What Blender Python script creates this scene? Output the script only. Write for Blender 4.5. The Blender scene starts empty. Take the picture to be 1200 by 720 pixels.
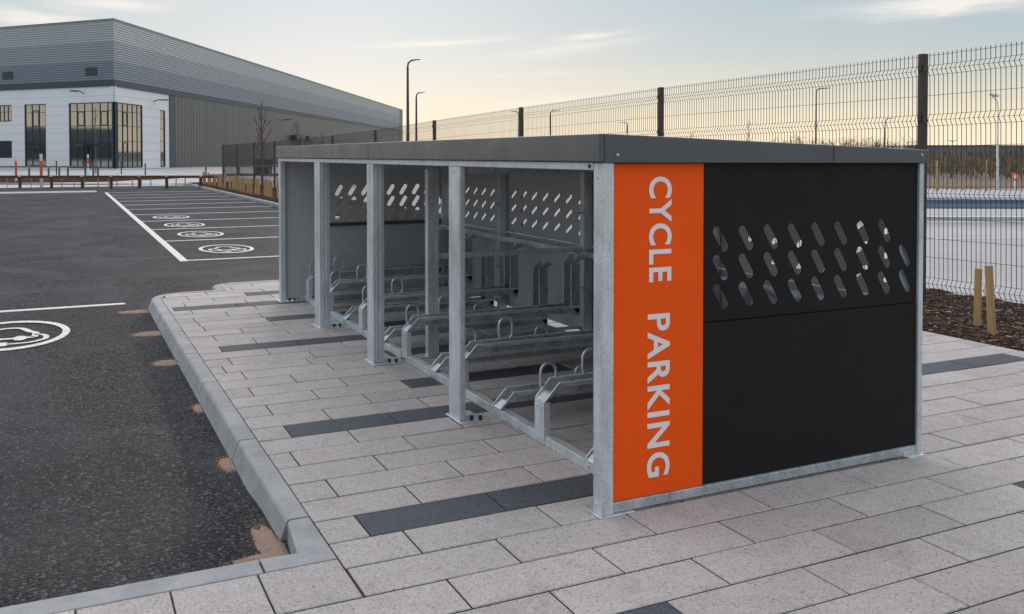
import bpy, bmesh, math, random
from mathutils import Vector, Matrix, noise
R = math.radians
random.seed(7)
C = bpy.context.scene.collection

# ------------------------------------------------------------ camera, world, sun
CAMX, CAMY, CAMZ = -1.9213, -3.1583, 1.45
FX, FY = 0.43529, 0.90029            # horizontal view direction
YAW = math.atan2(FX, FY)
cam_d = bpy.data.cameras.new('camera'); cam = bpy.data.objects.new('camera', cam_d); C.objects.link(cam)
cam.location = (CAMX, CAMY, CAMZ)
cam.rotation_euler = (R(90 - 1.3), 0, -YAW)
cam_d.sensor_width = 36; cam_d.lens = 36 * 1087.6 / 1200
cam_d.shift_y = -(360 - 206.68) / 1200
cam_d.clip_start = 0.05; cam_d.clip_end = 5000
sc = bpy.context.scene; sc.camera = cam
sc.view_settings.view_transform = 'Standard'; sc.view_settings.look = 'None'
sc.view_settings.gamma = 1; sc.view_settings.exposure = 0.0

SUN_AZ = YAW + math.atan((405 - 600) / 1088)      # clockwise from +Y
SUN_EL = R(4.6)
w = bpy.data.worlds.new('World'); sc.world = w; w.use_nodes = True
nt = w.node_tree; nt.nodes.clear()
N = nt.nodes.new; L = nt.links.new
def wm(op, a, b=None, c=None):
    n = N('ShaderNodeMath'); n.operation = op
    for i, v in enumerate((a, b, c)):
        if v is None: continue
        if isinstance(v, (int, float)): n.inputs[i].default_value = v
        else: L(v, n.inputs[i])
    return n.outputs[0]
sky = N('ShaderNodeTexSky'); sky.sky_type = 'NISHITA'; sky.sun_disc = False
sky.sun_elevation = SUN_EL; sky.sun_rotation = SUN_AZ
sky.air_density = 1.0; sky.dust_density = 1.5; sky.ozone_density = 1.5
tc = N('ShaderNodeTexCoord'); sp = N('ShaderNodeSeparateXYZ'); L(tc.outputs['Generated'], sp.inputs[0])
# bright, evenly exposed evening sky: the Nishita colour is compressed (power below 1)
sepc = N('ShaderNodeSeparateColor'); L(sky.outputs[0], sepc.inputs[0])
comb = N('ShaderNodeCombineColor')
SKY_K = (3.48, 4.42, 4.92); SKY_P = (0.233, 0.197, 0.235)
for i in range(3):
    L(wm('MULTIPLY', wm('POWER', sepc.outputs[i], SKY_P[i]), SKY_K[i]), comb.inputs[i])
az = wm('ARCTAN2', sp.outputs[0], sp.outputs[1]); el = wm('ARCSINE', sp.outputs[2])
def smix(f, a, col):
    x = N('ShaderNodeMix'); x.data_type = 'RGBA'; L(f, x.inputs[0]); L(a, x.inputs[6]); x.inputs[7].default_value = (*col, 1); return x.outputs[2]
# warm band low on the horizon, then added brightness above the view to light the ground
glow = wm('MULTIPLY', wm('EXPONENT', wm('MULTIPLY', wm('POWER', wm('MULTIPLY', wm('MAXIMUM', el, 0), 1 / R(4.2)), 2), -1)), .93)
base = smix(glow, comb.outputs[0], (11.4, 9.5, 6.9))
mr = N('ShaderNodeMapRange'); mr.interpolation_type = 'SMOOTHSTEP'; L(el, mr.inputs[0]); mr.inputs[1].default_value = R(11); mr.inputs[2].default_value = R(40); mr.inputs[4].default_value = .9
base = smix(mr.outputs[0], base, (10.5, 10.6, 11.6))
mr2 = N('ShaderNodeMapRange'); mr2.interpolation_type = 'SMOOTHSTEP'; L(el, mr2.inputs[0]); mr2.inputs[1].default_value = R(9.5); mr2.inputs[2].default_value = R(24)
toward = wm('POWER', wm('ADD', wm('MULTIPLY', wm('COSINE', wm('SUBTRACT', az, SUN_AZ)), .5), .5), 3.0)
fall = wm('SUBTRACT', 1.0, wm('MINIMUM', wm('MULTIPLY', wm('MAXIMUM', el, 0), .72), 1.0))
base = smix(wm('MULTIPLY', wm('MULTIPLY', mr2.outputs[0], toward), fall), base, (38, 37, 38))  # added sunward brightness above the view, for directional soft light
nz = N('ShaderNodeTexNoise'); mp = N('ShaderNodeMapping'); mp.inputs['Scale'].default_value = (6, 6, 40)
L(tc.outputs['Generated'], mp.inputs[0]); L(mp.outputs[0], nz.inputs[0]); nz.inputs['Scale'].default_value = 3; nz.inputs['Detail'].default_value = 6
nzo = wm('SUBTRACT', nz.outputs[0], 0.5)
mask = None
def sdir(px, py): 
    a = math.atan((px - 600) / 1088); return YAW + a, math.atan((182 - py) / 1088 * math.cos(a))
for (px, py, wd, ht, slope, k) in ((513, 51, 66, 3.6, .06, 1.0), (690, 43, 40, 3.5, .12, .75), (665, 57, 75, 7, .12, .5), (135, 6, 55, 7, .02, .8), (45, 23, 62, 8, -.02, .75),
                           (1110, 5, 95, 10, .03, .9), (690, 116, 120, 4, .07, .55), (900, 96, 60, 2.5, .03, .25), (620, 88, 90, 2.5, .02, .3)):
    a0, e0 = sdir(px, py)
    wd /= 1088; ht /= 1088
    da = wm('SUBTRACT', wm('ADD', az, wm('MULTIPLY', nzo, wd * .8)), a0)
    de = wm('SUBTRACT', wm('ADD', el, wm('MULTIPLY', nzo, ht * 3.2)), wm('ADD', wm('MULTIPLY', da, slope), e0))
    q = wm('ADD', wm('POWER', wm('ABSOLUTE', wm('DIVIDE', da, wd)), 2), wm('POWER', wm('ABSOLUTE', wm('DIVIDE', de, ht)), 2))
    g = wm('MULTIPLY', wm('EXPONENT', wm('MULTIPLY', q, -1)), k)
    mask = g if mask is None else wm('MAXIMUM', mask, g)
mixc = N('ShaderNodeMix'); mixc.data_type = 'RGBA'
L(wm('MINIMUM', mask, 1.0), mixc.inputs[0]); L(base, mixc.inputs[6]); mixc.inputs[7].default_value = (10.0, 9.3, 8.6, 1)
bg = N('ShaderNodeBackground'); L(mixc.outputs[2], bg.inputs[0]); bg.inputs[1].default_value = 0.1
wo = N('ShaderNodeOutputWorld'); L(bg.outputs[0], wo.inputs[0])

sun_d = bpy.data.lights.new('sun', 'SUN'); sun = bpy.data.objects.new('sun', sun_d); C.objects.link(sun)
sun_d.energy = 1.5; sun_d.angle = R(4.0); sun_d.color = (1.0, 0.84, 0.66)
sd = Vector((math.sin(SUN_AZ) * math.cos(SUN_EL), math.cos(SUN_AZ) * math.cos(SUN_EL), math.sin(SUN_EL)))
sun.rotation_euler = sd.to_track_quat('Z', 'Y').to_euler()

# ------------------------------------------------------------ helpers
def cw(r, d):                       # camera-frame metres (right, ahead) -> world x, y
    return (CAMX + FY * r + FX * d, CAMY - FX * r + FY * d)
def tag(o, label=None, cat=None, group=None, kind=None):
    if label: o['label'] = label
    if cat: o['category'] = cat
    if group: o['group'] = group
    if kind: o['kind'] = kind
    return o
def empty(name, loc, label, cat, group=None):
    o = bpy.data.objects.new(name, None); C.objects.link(o); o.location = loc; o.empty_display_size = .1
    return tag(o, label, cat, group)
class MB:
    def __init__(s): s.v = []; s.f = []; s.m = []; s.t = []
    def add(s, vs, fs, m=0, t=0.5):
        b = len(s.v); s.v += [tuple(p) for p in vs]
        for f in fs: s.f.append([b + i for i in f]); s.m.append(m); s.t.append(t)
        return s
    def box(s, x0, x1, y0, y1, z0, z1, m=0, t=.5):
        vs = [(x, y, z) for z in (z0, z1) for y in (y0, y1) for x in (x0, x1)]
        return s.add(vs, [(0, 2, 3, 1), (4, 5, 7, 6), (0, 1, 5, 4), (2, 6, 7, 3), (0, 4, 6, 2), (1, 3, 7, 5)], m, t)
    def hexa(s, b, tp, m=0):        # 4 bottom + 4 top points, same winding (ccw from above)
        return s.add(list(b) + list(tp), [(3, 2, 1, 0), (4, 5, 6, 7), (0, 1, 5, 4), (1, 2, 6, 5), (2, 3, 7, 6), (3, 0, 4, 7)], m)
    def prism(s, pts, d, m=0):      # polygon pts (3D) extruded by vector d
        n = len(pts); d = Vector(d); q = [Vector(p) for p in pts]
        return s.add(q + [p + d for p in q], [tuple(range(n))[::-1], tuple(range(n, 2 * n))] + [(i, (i + 1) % n, n + (i + 1) % n, n + i) for i in range(n)], m)
    def tube(s, pts, rad, n=6, m=0, closed=False, rads=None):
        P_ = [Vector(p) for p in pts]; k = len(P_); b = len(s.v); ref = None
        for i, p in enumerate(P_):
            if closed: d = P_[(i + 1) % k] - P_[i - 1]
            else: d = P_[min(i + 1, k - 1)] - P_[max(i - 1, 0)]
            d.normalize()
            if ref is None:
                ref = Vector((0, 0, 1)) if abs(d.z) < .9 else Vector((1, 0, 0))
            u_ = d.cross(ref).normalized(); w_ = u_.cross(d).normalized(); ref = w_
            r_ = rads[i] if rads else rad
            for j in range(n):
                a = 2 * math.pi * j / n + math.pi / n
                s.v.append(tuple(p + u_ * math.cos(a) * r_ + w_ * math.sin(a) * r_))
        rng = k if closed else k - 1
        for i in range(rng):
            for j in range(n):
                a0 = b + i * n + j; a1 = b + i * n + (j + 1) % n
                i2 = (i + 1) % k
                s.f.append([a0, a1, b + i2 * n + (j + 1) % n, b + i2 * n + j]); s.m.append(m); s.t.append(.5)
        if not closed:
            s.f.append([b + j for j in range(n)][::-1]); s.m.append(m); s.t.append(.5)
            s.f.append([b + (k - 1) * n + j for j in range(n)]); s.m.append(m); s.t.append(.5)
        return s
    def build(s, name, mats, parent=None, bevel=0, smooth=False, rough=None):
        me = bpy.data.meshes.new(name); me.from_pydata(s.v, [], s.f)
        if not isinstance(mats, (list, tuple)): mats = [mats]
        for m in mats: me.materials.append(m)
        me.polygons.foreach_set('material_index', s.m)
        if smooth: me.polygons.foreach_set('use_smooth', [True] * len(s.f))
        at = me.attributes.new('tone', 'FLOAT', 'FACE'); at.data.foreach_set('value', s.t)
        bm = bmesh.new(); bm.from_mesh(me); bmesh.ops.recalc_face_normals(bm, faces=bm.faces); bm.to_mesh(me); bm.free()
        o = bpy.data.objects.new(name, me); C.objects.link(o)
        if parent: o.parent = parent
        if bevel:
            b = o.modifiers.new('bevel', 'BEVEL'); b.width = bevel; b.segments = 2; b.limit_method = 'ANGLE'; b.angle_limit = R(40); b.harden_normals = False
        return o
def copy_tree(o, parent=None):
    c = o.copy(); C.objects.link(c); c.parent = parent
    for ch in list(o.children): copy_tree(ch, c)
    return c

# ------------------------------------------------------------ materials
def mat(name, col, rough=.6, metal=0, spec=.5):
    m = bpy.data.materials.new(name); m.use_nodes = True
    b = m.node_tree.nodes['Principled BSDF']
    b.inputs['Base Color'].default_value = (*col, 1); b.inputs['Roughness'].default_value = rough
    b.inputs['Metallic'].default_value = metal; b.inputs['Specular IOR Level'].default_value = spec
    return m
class G:
    def __init__(s, m): s.nt = m.node_tree; s.b = s.nt.nodes['Principled BSDF']; s.o = s.nt.nodes.new('ShaderNodeTexCoord').outputs['Object']; s.m = m
    def n(s, t, **k):
        x = s.nt.nodes.new(t)
        for a, v in k.items(): setattr(x, a, v)
        return x
    def l(s, a, b): s.nt.links.new(a, b)
    def math(s, op, a, b=0, c=0):
        x = s.n('ShaderNodeMath', operation=op)
        for i, v in enumerate((a, b, c)):
            if isinstance(v, (int, float)): x.inputs[i].default_value = v
            else: s.l(v, x.inputs[i])
        return x.outputs[0]
    def noise(s, scale, detail=3, rough=.5, sc_=(1, 1, 1), dist=0):
        mp = s.n('ShaderNodeMapping'); mp.inputs['Scale'].default_value = sc_; s.l(s.o, mp.inputs[0])
        x = s.n('ShaderNodeTexNoise'); x.inputs['Scale'].default_value = scale; x.inputs['Detail'].default_value = detail
        x.inputs['Roughness'].default_value = rough; x.inputs['Distortion'].default_value = dist; s.l(mp.outputs[0], x.inputs[0]); return x.outputs[0]
    def voro(s, scale, out='Distance', feature='F1'):
        x = s.n('ShaderNodeTexVoronoi'); x.inputs['Scale'].default_value = scale; x.feature = feature; s.l(s.o, x.inputs[0]); return x.outputs[out]
    def ramp(s, fac, stops, interp='LINEAR'):
        x = s.n('ShaderNodeValToRGB'); x.color_ramp.interpolation = interp
        while len(x.color_ramp.elements) < len(stops): x.color_ramp.elements.new(.5)
        for e, (p_, c_) in zip(x.color_ramp.elements, stops):
            e.position = p_; e.color = (*c_, 1) if isinstance(c_, (tuple, list)) else (c_, c_, c_, 1)
        s.l(fac, x.inputs[0]); return x.outputs[0]
    def mix(s, f, a, b, bt='MIX'):
        x = s.n('ShaderNodeMix', data_type='RGBA', blend_type=bt)
        if isinstance(f, (int, float)): x.inputs[0].default_value = f
        else: s.l(f, x.inputs[0])
        for i, v in ((6, a), (7, b)):
            if isinstance(v, (tuple, list)): x.inputs[i].default_value = (*v, 1)
            else: s.l(v, x.inputs[i])
        return x.outputs[2]
    def tone(s):
        x = s.n('ShaderNodeAttribute'); x.attribute_name = 'tone'; return x.outputs['Fac']
    def col(s, c): s.l(c, s.b.inputs['Base Color'])
    def rough(s, c): s.l(c, s.b.inputs['Roughness'])
    def bump(s, h, st=.3, d=.002):
        x = s.n('ShaderNodeBump'); x.inputs['Strength'].default_value = st; x.inputs['Distance'].default_value = d
        s.l(h, x.inputs['Height']); s.l(x.outputs[0], s.b.inputs['Normal'])
def speckled(name, c0, c1, dark, light, k=1.0, rough=.85, streak=True):
    m = mat(name, c0, rough, 0, .3); g = G(m)
    big = g.noise(1.3, 4, .6)
    v = g.n('ShaderNodeTexVoronoi'); v.inputs['Scale'].default_value = 260; g.l(g.o, v.inputs[0])
    se = g.n('ShaderNodeSeparateColor'); g.l(v.outputs['Color'], se.inputs[0])
    v3 = g.n('ShaderNodeTexVoronoi'); v3.inputs['Scale'].default_value = 130; g.l(g.o, v3.inputs[0])
    s3 = g.n('ShaderNodeSeparateColor'); g.l(v3.outputs['Color'], s3.inputs[0])
    c = g.mix(g.ramp(big, [(.3, 0), (.7, 1)]), c0, c1)
    c = g.mix(g.math('MULTIPLY', g.ramp(se.outputs[0], [(.12, 1), (.34, 0)]), .42), c, dark)
    c = g.mix(g.math('MULTIPLY', g.ramp(se.outputs[1], [(.66, 0), (.95, 1)]), .42), c, light)
    c = g.mix(g.math('MULTIPLY', g.ramp(s3.outputs[0], [(.93, 0), (.96, 1)]), .55), c, dark)
    t = g.math('ADD', g.math('MULTIPLY', g.tone(), .17), .915)
    tt = g.n('ShaderNodeCombineColor')
    for i in range(3): g.l(t, tt.inputs[i])
    c = g.mix(1, c, tt.outputs[0], 'MULTIPLY')
    st = g.noise(5, 6, .7, dist=.6)
    c = g.mix(g.math('MULTIPLY', g.ramp(st, [(.50, 0), (.72, 1)]), .34), c, tuple(x * .5 for x in c0))
    g.col(c); g.bump(g.math('ADD', se.outputs[0], g.noise(60, 3)), .55, .0016)
    return m
M = {}
M['paver'] = speckled('pale_granite_paving', (.358, .332, .316), (.430, .399, .380), (.15, .135, .13), (.66, .635, .62))
M['paver_dark'] = speckled('charcoal_granite_paving', (.060, .068, .080), (.082, .090, .104), (.022, .024, .03), (.16, .175, .2))
M['joint'] = mat('sand_joint', (.072, .053, .040), .95)
# kerb concrete
m = M['kerb'] = mat('kerb_concrete', (.3, .31, .31), .8); g = G(m)
a = g.noise(4, 6, .7); b = g.noise(120, 2, .6)
c = g.mix(g.ramp(a, [(.32, 0), (.68, 1)]), (.20, .215, .225), (.33, .335, .335))
c = g.mix(g.math('MULTIPLY', g.ramp(g.noise(14, 4, .7), [(.55, 0), (.7, 1)]), .35), c, (.38, .35, .30))
c = g.mix(g.math('MULTIPLY', g.ramp(b, [(.28, 1), (.42, 0)]), .5), c, (.11, .115, .12)); g.col(c); g.bump(g.math('ADD', b, a), .35, .0012)
# asphalt
m = M['asphalt'] = mat('asphalt', (.045, .045, .048), .8, 0, .08); g = G(m)
v = g.n('ShaderNodeTexVoronoi'); v.inputs['Scale'].default_value = 88; g.l(g.o, v.inputs[0])
v2 = g.voro(60); cell = v.outputs['Color']; sepn = g.n('ShaderNodeSeparateColor'); g.l(cell, sepn.inputs[0])
big = g.noise(.35, 5, .6); mid = g.noise(1.5, 7, .72, (1, .22, 1), .9)
c = g.mix(g.ramp(sepn.outputs[0], [(.1, 0), (.95, 1)]), (.0015, .0015, .002), (.031, .031, .037))
c = g.mix(g.math('MULTIPLY', g.ramp(sepn.outputs[1], [(.88, 0), (.95, 1)]), .7), c, (.17, .17, .175))
c = g.mix(g.math('MULTIPLY', g.ramp(mid, [(.40, 0), (.72, 1)]), .26), c, (.050, .051, .058))
c = g.mix(g.math('MULTIPLY', g.ramp(big, [(.42, 0), (.62, 1)]), .30), c, (.055, .057, .064)); g.col(c)
sw1 = g.noise(.55, 8, .62, (1, .45, 1), 2.2)
c = g.mix(g.math('MULTIPLY', g.ramp(sw1, [(.47, 0), (.62, 1)]), .42), c, (.072, .075, .086))
sw2 = g.noise(.8, 6, .6, (.25, 2.2, 1), 1.5)
c = g.mix(g.math('MULTIPLY', g.ramp(sw2, [(.55, 0), (.66, 1)]), .30), c, (.085, .083, .085)); g.col(c)
g.rough(g.ramp(sepn.outputs[2], [(0, .60), (1, .9)]))
g.bump(g.math('ADD', g.math('MULTIPLY', v.outputs['Distance'], -1.2), g.math('MULTIPLY', sepn.outputs[0], .8)), .95, .005)
# road paint
m = M['paint'] = mat('road_paint', (.72, .70, .67), .7); g = G(m)
c = g.mix(g.ramp(g.noise(60, 5, .75), [(.36, 0), (.50, 1)]), (.16, .16, .16), (.72, .70, .67))
c = g.mix(g.math('MULTIPLY', g.noise(3, 4, .7), .5), c, (.50, .48, .45)); g.col(c); g.bump(g.noise(180, 2), .5, .002)
# sand
m = M['sand'] = mat('red_sand', (.42, .25, .16), .95); g = G(m)
g.col(g.mix(g.ramp(g.noise(260, 2), [(.35, 0), (.65, 1)]), (.12, .078, .058), (.38, .265, .20))); g.bump(g.noise(200, 2), .9, .004)
# soil
m = M['soil'] = mat('bark_mulch_soil', (.06, .04, .03), 1.0, 0, .02); g = G(m)
v = g.n('ShaderNodeTexVoronoi'); v.inputs['Scale'].default_value = 65; v.inputs['Randomness'].default_value = 1; g.l(g.o, v.inputs[0])
sepn = g.n('ShaderNodeSeparateColor'); g.l(v.outputs['Color'], sepn.inputs[0])
c = g.mix(g.ramp(g.noise(9, 6, .7), [(.35, 0), (.65, 1)]), (.022, .014, .010), (.085, .052, .036))
c = g.mix(g.math('MULTIPLY', g.ramp(sepn.outputs[0], [(.72, 0), (.82, 1)]), .65), c, (.20, .13, .09))
g.col(c); g.bump(g.math('ADD', v.outputs['Distance'], g.noise(14, 6, .75)), 1.0, .03)
m = M['chip'] = mat('bark_chip', (.12, .075, .05), .9); g = G(m)
oi = g.n('ShaderNodeAttribute'); oi.attribute_name = 'tone'
g.col(g.ramp(oi.outputs['Fac'], [(0, (.03, .02, .014)), (.55, (.11, .068, .045)), (.85, (.22, .145, .10)), (1, (.36, .29, .23))]))
# yard / far ground
def ground(name, c0, c1, s1=.15, s2=6):
    m = mat(name, c0, .9); g = G(m)
    c = g.mix(g.ramp(g.noise(s1, 5, .6), [(.35, 0), (.65, 1)]), c0, c1)
    c = g.mix(g.math('MULTIPLY', g.noise(s2, 5, .7), .5), c, tuple(x * .75 for x in c0)); g.col(c); g.bump(g.noise(60, 3), .3, .003); return m
M['yard'] = ground('yard_concrete', (.34, .33, .33), (.42, .405, .395))
M['path'] = ground('path_concrete', (.36, .37, .39), (.46, .46, .47))
M['far_ground'] = ground('rough_grass_ground', (.10, .09, .055), (.17, .145, .10), .05, 1)
# galvanised
def galv(name, c0, c1, rough=.42, metal=.5):
    m = mat(name, c0, rough, metal); g = G(m)
    v = g.n('ShaderNodeTexVoronoi'); v.inputs['Scale'].default_value = 120; g.l(g.o, v.inputs[0])
    s_ = g.n('ShaderNodeSeparateColor'); g.l(v.outputs['Color'], s_.inputs[0])
    n1 = g.noise(9, 5, .65, (1, 1, .35), .5)
    f = g.math('ADD', g.math('MULTIPLY', s_.outputs[0], .20), g.math('MULTIPLY', n1, 1.0))
    c = g.mix(g.ramp(f, [(.36, 0), (.78, 1)]), tuple(x * .88 for x in c0), c1)
    c = g.mix(g.math('MULTIPLY', g.ramp(g.noise(30, 4, .7), [(.62, 0), (.72, 1)]), .4), c, (.75, .76, .75)); g.col(c)
    g.rough(g.ramp(g.math('ADD', g.math('MULTIPLY', s_.outputs[1], .4), g.math('MULTIPLY', n1, .6)), [(.2, rough - .12), (.8, rough + .16)]))
    g.bump(n1, .15, .002); return m
M['galv'] = galv('galvanised_steel', (.50, .56, .60), (.70, .755, .79))
M['galv_dull'] = galv('galvanised_rack_steel', (.33, .38, .41), (.56, .61, .63), .34)  # darkened rack steel; shade under the lips is in the colour
def coat(name, col, rough, var=.25):
    m = mat(name, col, rough, 0, .9 if name == 'anthracite_fascia' else (.22 if name == 'orange_panel_paint' else .45 if max(col) > .02 else .24)); g = G(m)
    c = g.mix(g.ramp(g.noise(220, 2), [(.35, 0), (.65, 1)]), tuple(x * (1 - var) for x in col), tuple(x * (1 + var) for x in col))
    c = g.mix(g.math('MULTIPLY', g.ramp(g.noise(3.5, 6, .7, dist=.8), [(.50, 0), (.75, 1)]), .22), c, tuple(x * 1.3 + .003 for x in col))
    c = g.mix(g.math('MULTIPLY', g.ramp(g.noise(38, 2, .5), [(.735, 0), (.76, 1)]), .7), c, tuple(x * .8 + .05 for x in col))
    g.col(c); g.rough(g.ramp(g.noise(5, 5, .7), [(.3, rough - .07), (.7, rough + .09)])); g.bump(g.noise(300, 2), .35, .0008); return m
M['panel'] = coat('charcoal_powder_coat', (.0085, .0085, .0098), .6)
M['panel_in'] = coat('panel_inner_face_painted_lit', (.46, .475, .50), .5)  # charcoal sheet's inner side painted pale to stand in for interior light
M['fascia'] = coat('anthracite_fascia', (.047, .059, .073), .30, .08)
M['orange'] = coat('orange_panel_paint', (.90, .092, .0010), .5, .07)
M['white_letter'] = coat('white_vinyl', (.80, .76, .77), .5, .04)
M['black'] = mat('black_plastic', (.012, .012, .014), .4)
M['ply'] = mat('grey_soffit', (.30, .30, .30), .7)
m = M['fence'] = mat('brown_black_fence_coating', (.055, .040, .032), .5, .2); 
m = M['wire'] = mat('fence_wire_coating', (.055, .043, .038), .45, .3)
def wood(name, c0, c1):
    m = mat(name, c0, .8); g = G(m)
    n1 = g.noise(14, 5, .65, (1, 1, .12), 1.2)
    c = g.mix(g.ramp(n1, [(.3, 0), (.7, 1)]), c0, c1)
    c = g.mix(g.ramp(g.noise(5, 3, .5), [(.70, 0), (.76, 1)]), c, tuple(x * .4 for x in c0)); g.col(c); g.bump(n1, .4, .003); return m
M['stake'] = wood('pale_timber', (.33, .20, .085), (.52, .34, .165))
M['rail_wood'] = wood('brown_stained_timber', (.085, .034, .014), (.15, .062, .028))
M['rail_grey'] = wood('weathered_timber', (.13, .11, .095), (.21, .18, .155))
M['bark'] = wood('twig_bark', (.09, .055, .04), (.16, .10, .075))
M['lamp'] = mat('lamp_column_paint', (.07, .065, .062), .45, .4)
def ribbed(name, col, axis, pitch, metal=.35, rough=.5, streak=.25):
    m = mat(name, col, rough, metal); g = G(m)
    wv = g.n('ShaderNodeTexWave', wave_type='BANDS', bands_direction=axis); wv.inputs['Scale'].default_value = 1 / pitch * math.pi / 10 * 1.0
    g.l(g.o, wv.inputs[0])
    sc_ = (1, 1, .04) if axis != 'Z' else (.03, .03, 1)
    n1 = g.noise(.6, 5, .6, sc_); n2 = g.noise(.05, 3)
    c = g.mix(g.ramp(n1, [(.3, 0), (.7, 1)]), tuple(x * (1 - streak) for x in col), tuple(x * (1 + streak) for x in col))
    c = g.mix(g.math('MULTIPLY', g.ramp(wv.outputs[0], [(.0, 1), (.5, 0)]), .28), c, tuple(x * .5 for x in col))
    g.col(c); g.bump(wv.outputs[0], .5, .05); return m
M['clad1'] = ribbed('silver_grey_cladding', (.30, .335, .35), 'Z', .26, .55, .42, .03)
M['clad2'] = ribbed('mid_grey_cladding', (.225, .255, .28), 'Z', .26, .55, .42, .03)
M['clad3'] = ribbed('slate_grey_cladding', (.15, .18, .215), 'Z', .26, .5, .42, .03)
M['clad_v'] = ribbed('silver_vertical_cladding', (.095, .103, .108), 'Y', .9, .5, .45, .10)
M['trim'] = mat('dark_slate_trim', (.026, .045, .062), .5)
m = M['white_clad'] = mat('white_wall_panels', (.66, .68, .70), .5); g = G(m)
wv = g.n('ShaderNodeTexWave', wave_type='BANDS', bands_direction='Z'); wv.inputs['Scale'].default_value = math.pi / 10; g.l(g.o, wv.inputs[0])
g.col(g.mix(g.math('MULTIPLY', g.ramp(wv.outputs[0], [(0, 1), (.04, 0)]), .35), g.mix(g.noise(.4, 3), (.62, .645, .675), (.72, .735, .75)), (.3, .32, .34)))
m = M['glass'] = mat('window_glass', (.02, .026, .028), .04, 0, .5); m.node_tree.nodes['Principled BSDF'].inputs['IOR'].default_value = 3.8
M['orange_post'] = mat('orange_marker_plastic', (.62, .12, .02), .5)
M['white_post'] = mat('white_marker_plastic', (.66, .66, .68), .5)
M['steelblue'] = mat('blue_grey_barrier_steel', (.20, .29, .37), .5, .3)
M['green_bin'] = mat('dark_green_plastic', (.015, .07, .05), .5)
M['scrap'] = mat('crumpled_cream_plastic', (.58, .55, .48), .5)

# ------------------------------------------------------------ ground
ROAD = -.10
def sheet(name, x0, x1, y0, y1, z, m, nx=1, ny=1, fz=None, kind='structure'):
    b = MB(); vs = []; fs = []
    for j in range(ny + 1):
        for i in range(nx + 1):
            x = x0 + (x1 - x0) * i / nx; y = y0 + (y1 - y0) * j / ny
            vs.append((x, y, fz(x, y) if fz else z))
    for j in range(ny):
        for i in range(nx):
            a_ = j * (nx + 1) + i; fs.append((a_, a_ + 1, a_ + nx + 2, a_ + nx + 1))
    b.add(vs, fs); o = b.build(name, m); tag(o, kind=kind); return o
sheet('ground', -2500, 2500, -2500, 2500, ROAD - .03, M['far_ground'])
def ss(a, b, x): t = min(1, max(0, (x - a) / (b - a))); return t * t * (3 - 2 * t)
def roadz(x, y):
    near = ss(-1.75, -1.25, x) * ss(.19, .32, y) * .8
    z = -.012 + (ROAD + .012) * max(ss(.2, 1.25, y), near)
    return z + .0015 * math.sin(x * 2.3) * math.sin(y * 1.7) * ss(.3, 1, y)
b = MB()
ys = [.2 + i * .04 for i in range(10)] + [.6 + i * .1 for i in range(56)] + [6.2 + i * .5 for i in range(8)]+ [10.2, 20, 30, 41, 46.2]
xs = [-60, -20, -10, -6, -4, -3, -2.5, -2, -1.8, -1.7, -1.6, -1.5, -1.4, -1.3, -1.2, -1.1]
for (X_, Y_) in ((xs, ys), ([-1.1, 0, 2, 3.81], [7.0, 8, 9, 10.2, 20, 30, 46.2])):
    vs = [(x, y, roadz(x, y)) for y in Y_ for x in X_]; n_ = len(X_)
    b.add(vs, [(j * n_ + i, j * n_ + i + 1, (j + 1) * n_ + i + 1, (j + 1) * n_ + i) for j in range(len(Y_) - 1) for i in range(n_ - 1)])
tag(b.build('car_park_road', M['asphalt']), kind='structure')
sheet('yard', 6.35, 260, -60, 400, ROAD - .012, M['yard'])
# far paths left of the fence, soil beds
sheet('path', -140, 6.3, 46.25, 330, ROAD - .008, M['path'])
def bed(name, r0, r1, d0, d1, z):
    b = MB(); n = 24; vs = []
    for k, (d, sg) in enumerate(((d0, 1), (d1, -1))):
        for i in range(n + 1):
            r = r0 + (r1 - r0) * i / n
            e = .25 * math.sin(i * 1.1 + k) 
            e2 = 2.0 * max(0, (abs(i - n / 2) / (n / 2)) ** 8) * sg
            vs.append((*cw(r, d + e + e2), z + .0))
    b.add(vs, [(i, i + 1, n + 2 + i, n + 1 + i) for i in range(n)])
    tag(b.build(name, M['soil']), kind='structure')
bed('soil_bed', -60, -23.5, 52.0, 66, ROAD + .004)
bed('soil_bed', -29, -22.5, 58, 66, ROAD + .02)
bed('soil_bed', -24, -9, 70, 78, ROAD + .004)
bed('soil_bed', -60, -17, 48.8, 50.6, ROAD + .004)

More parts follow.
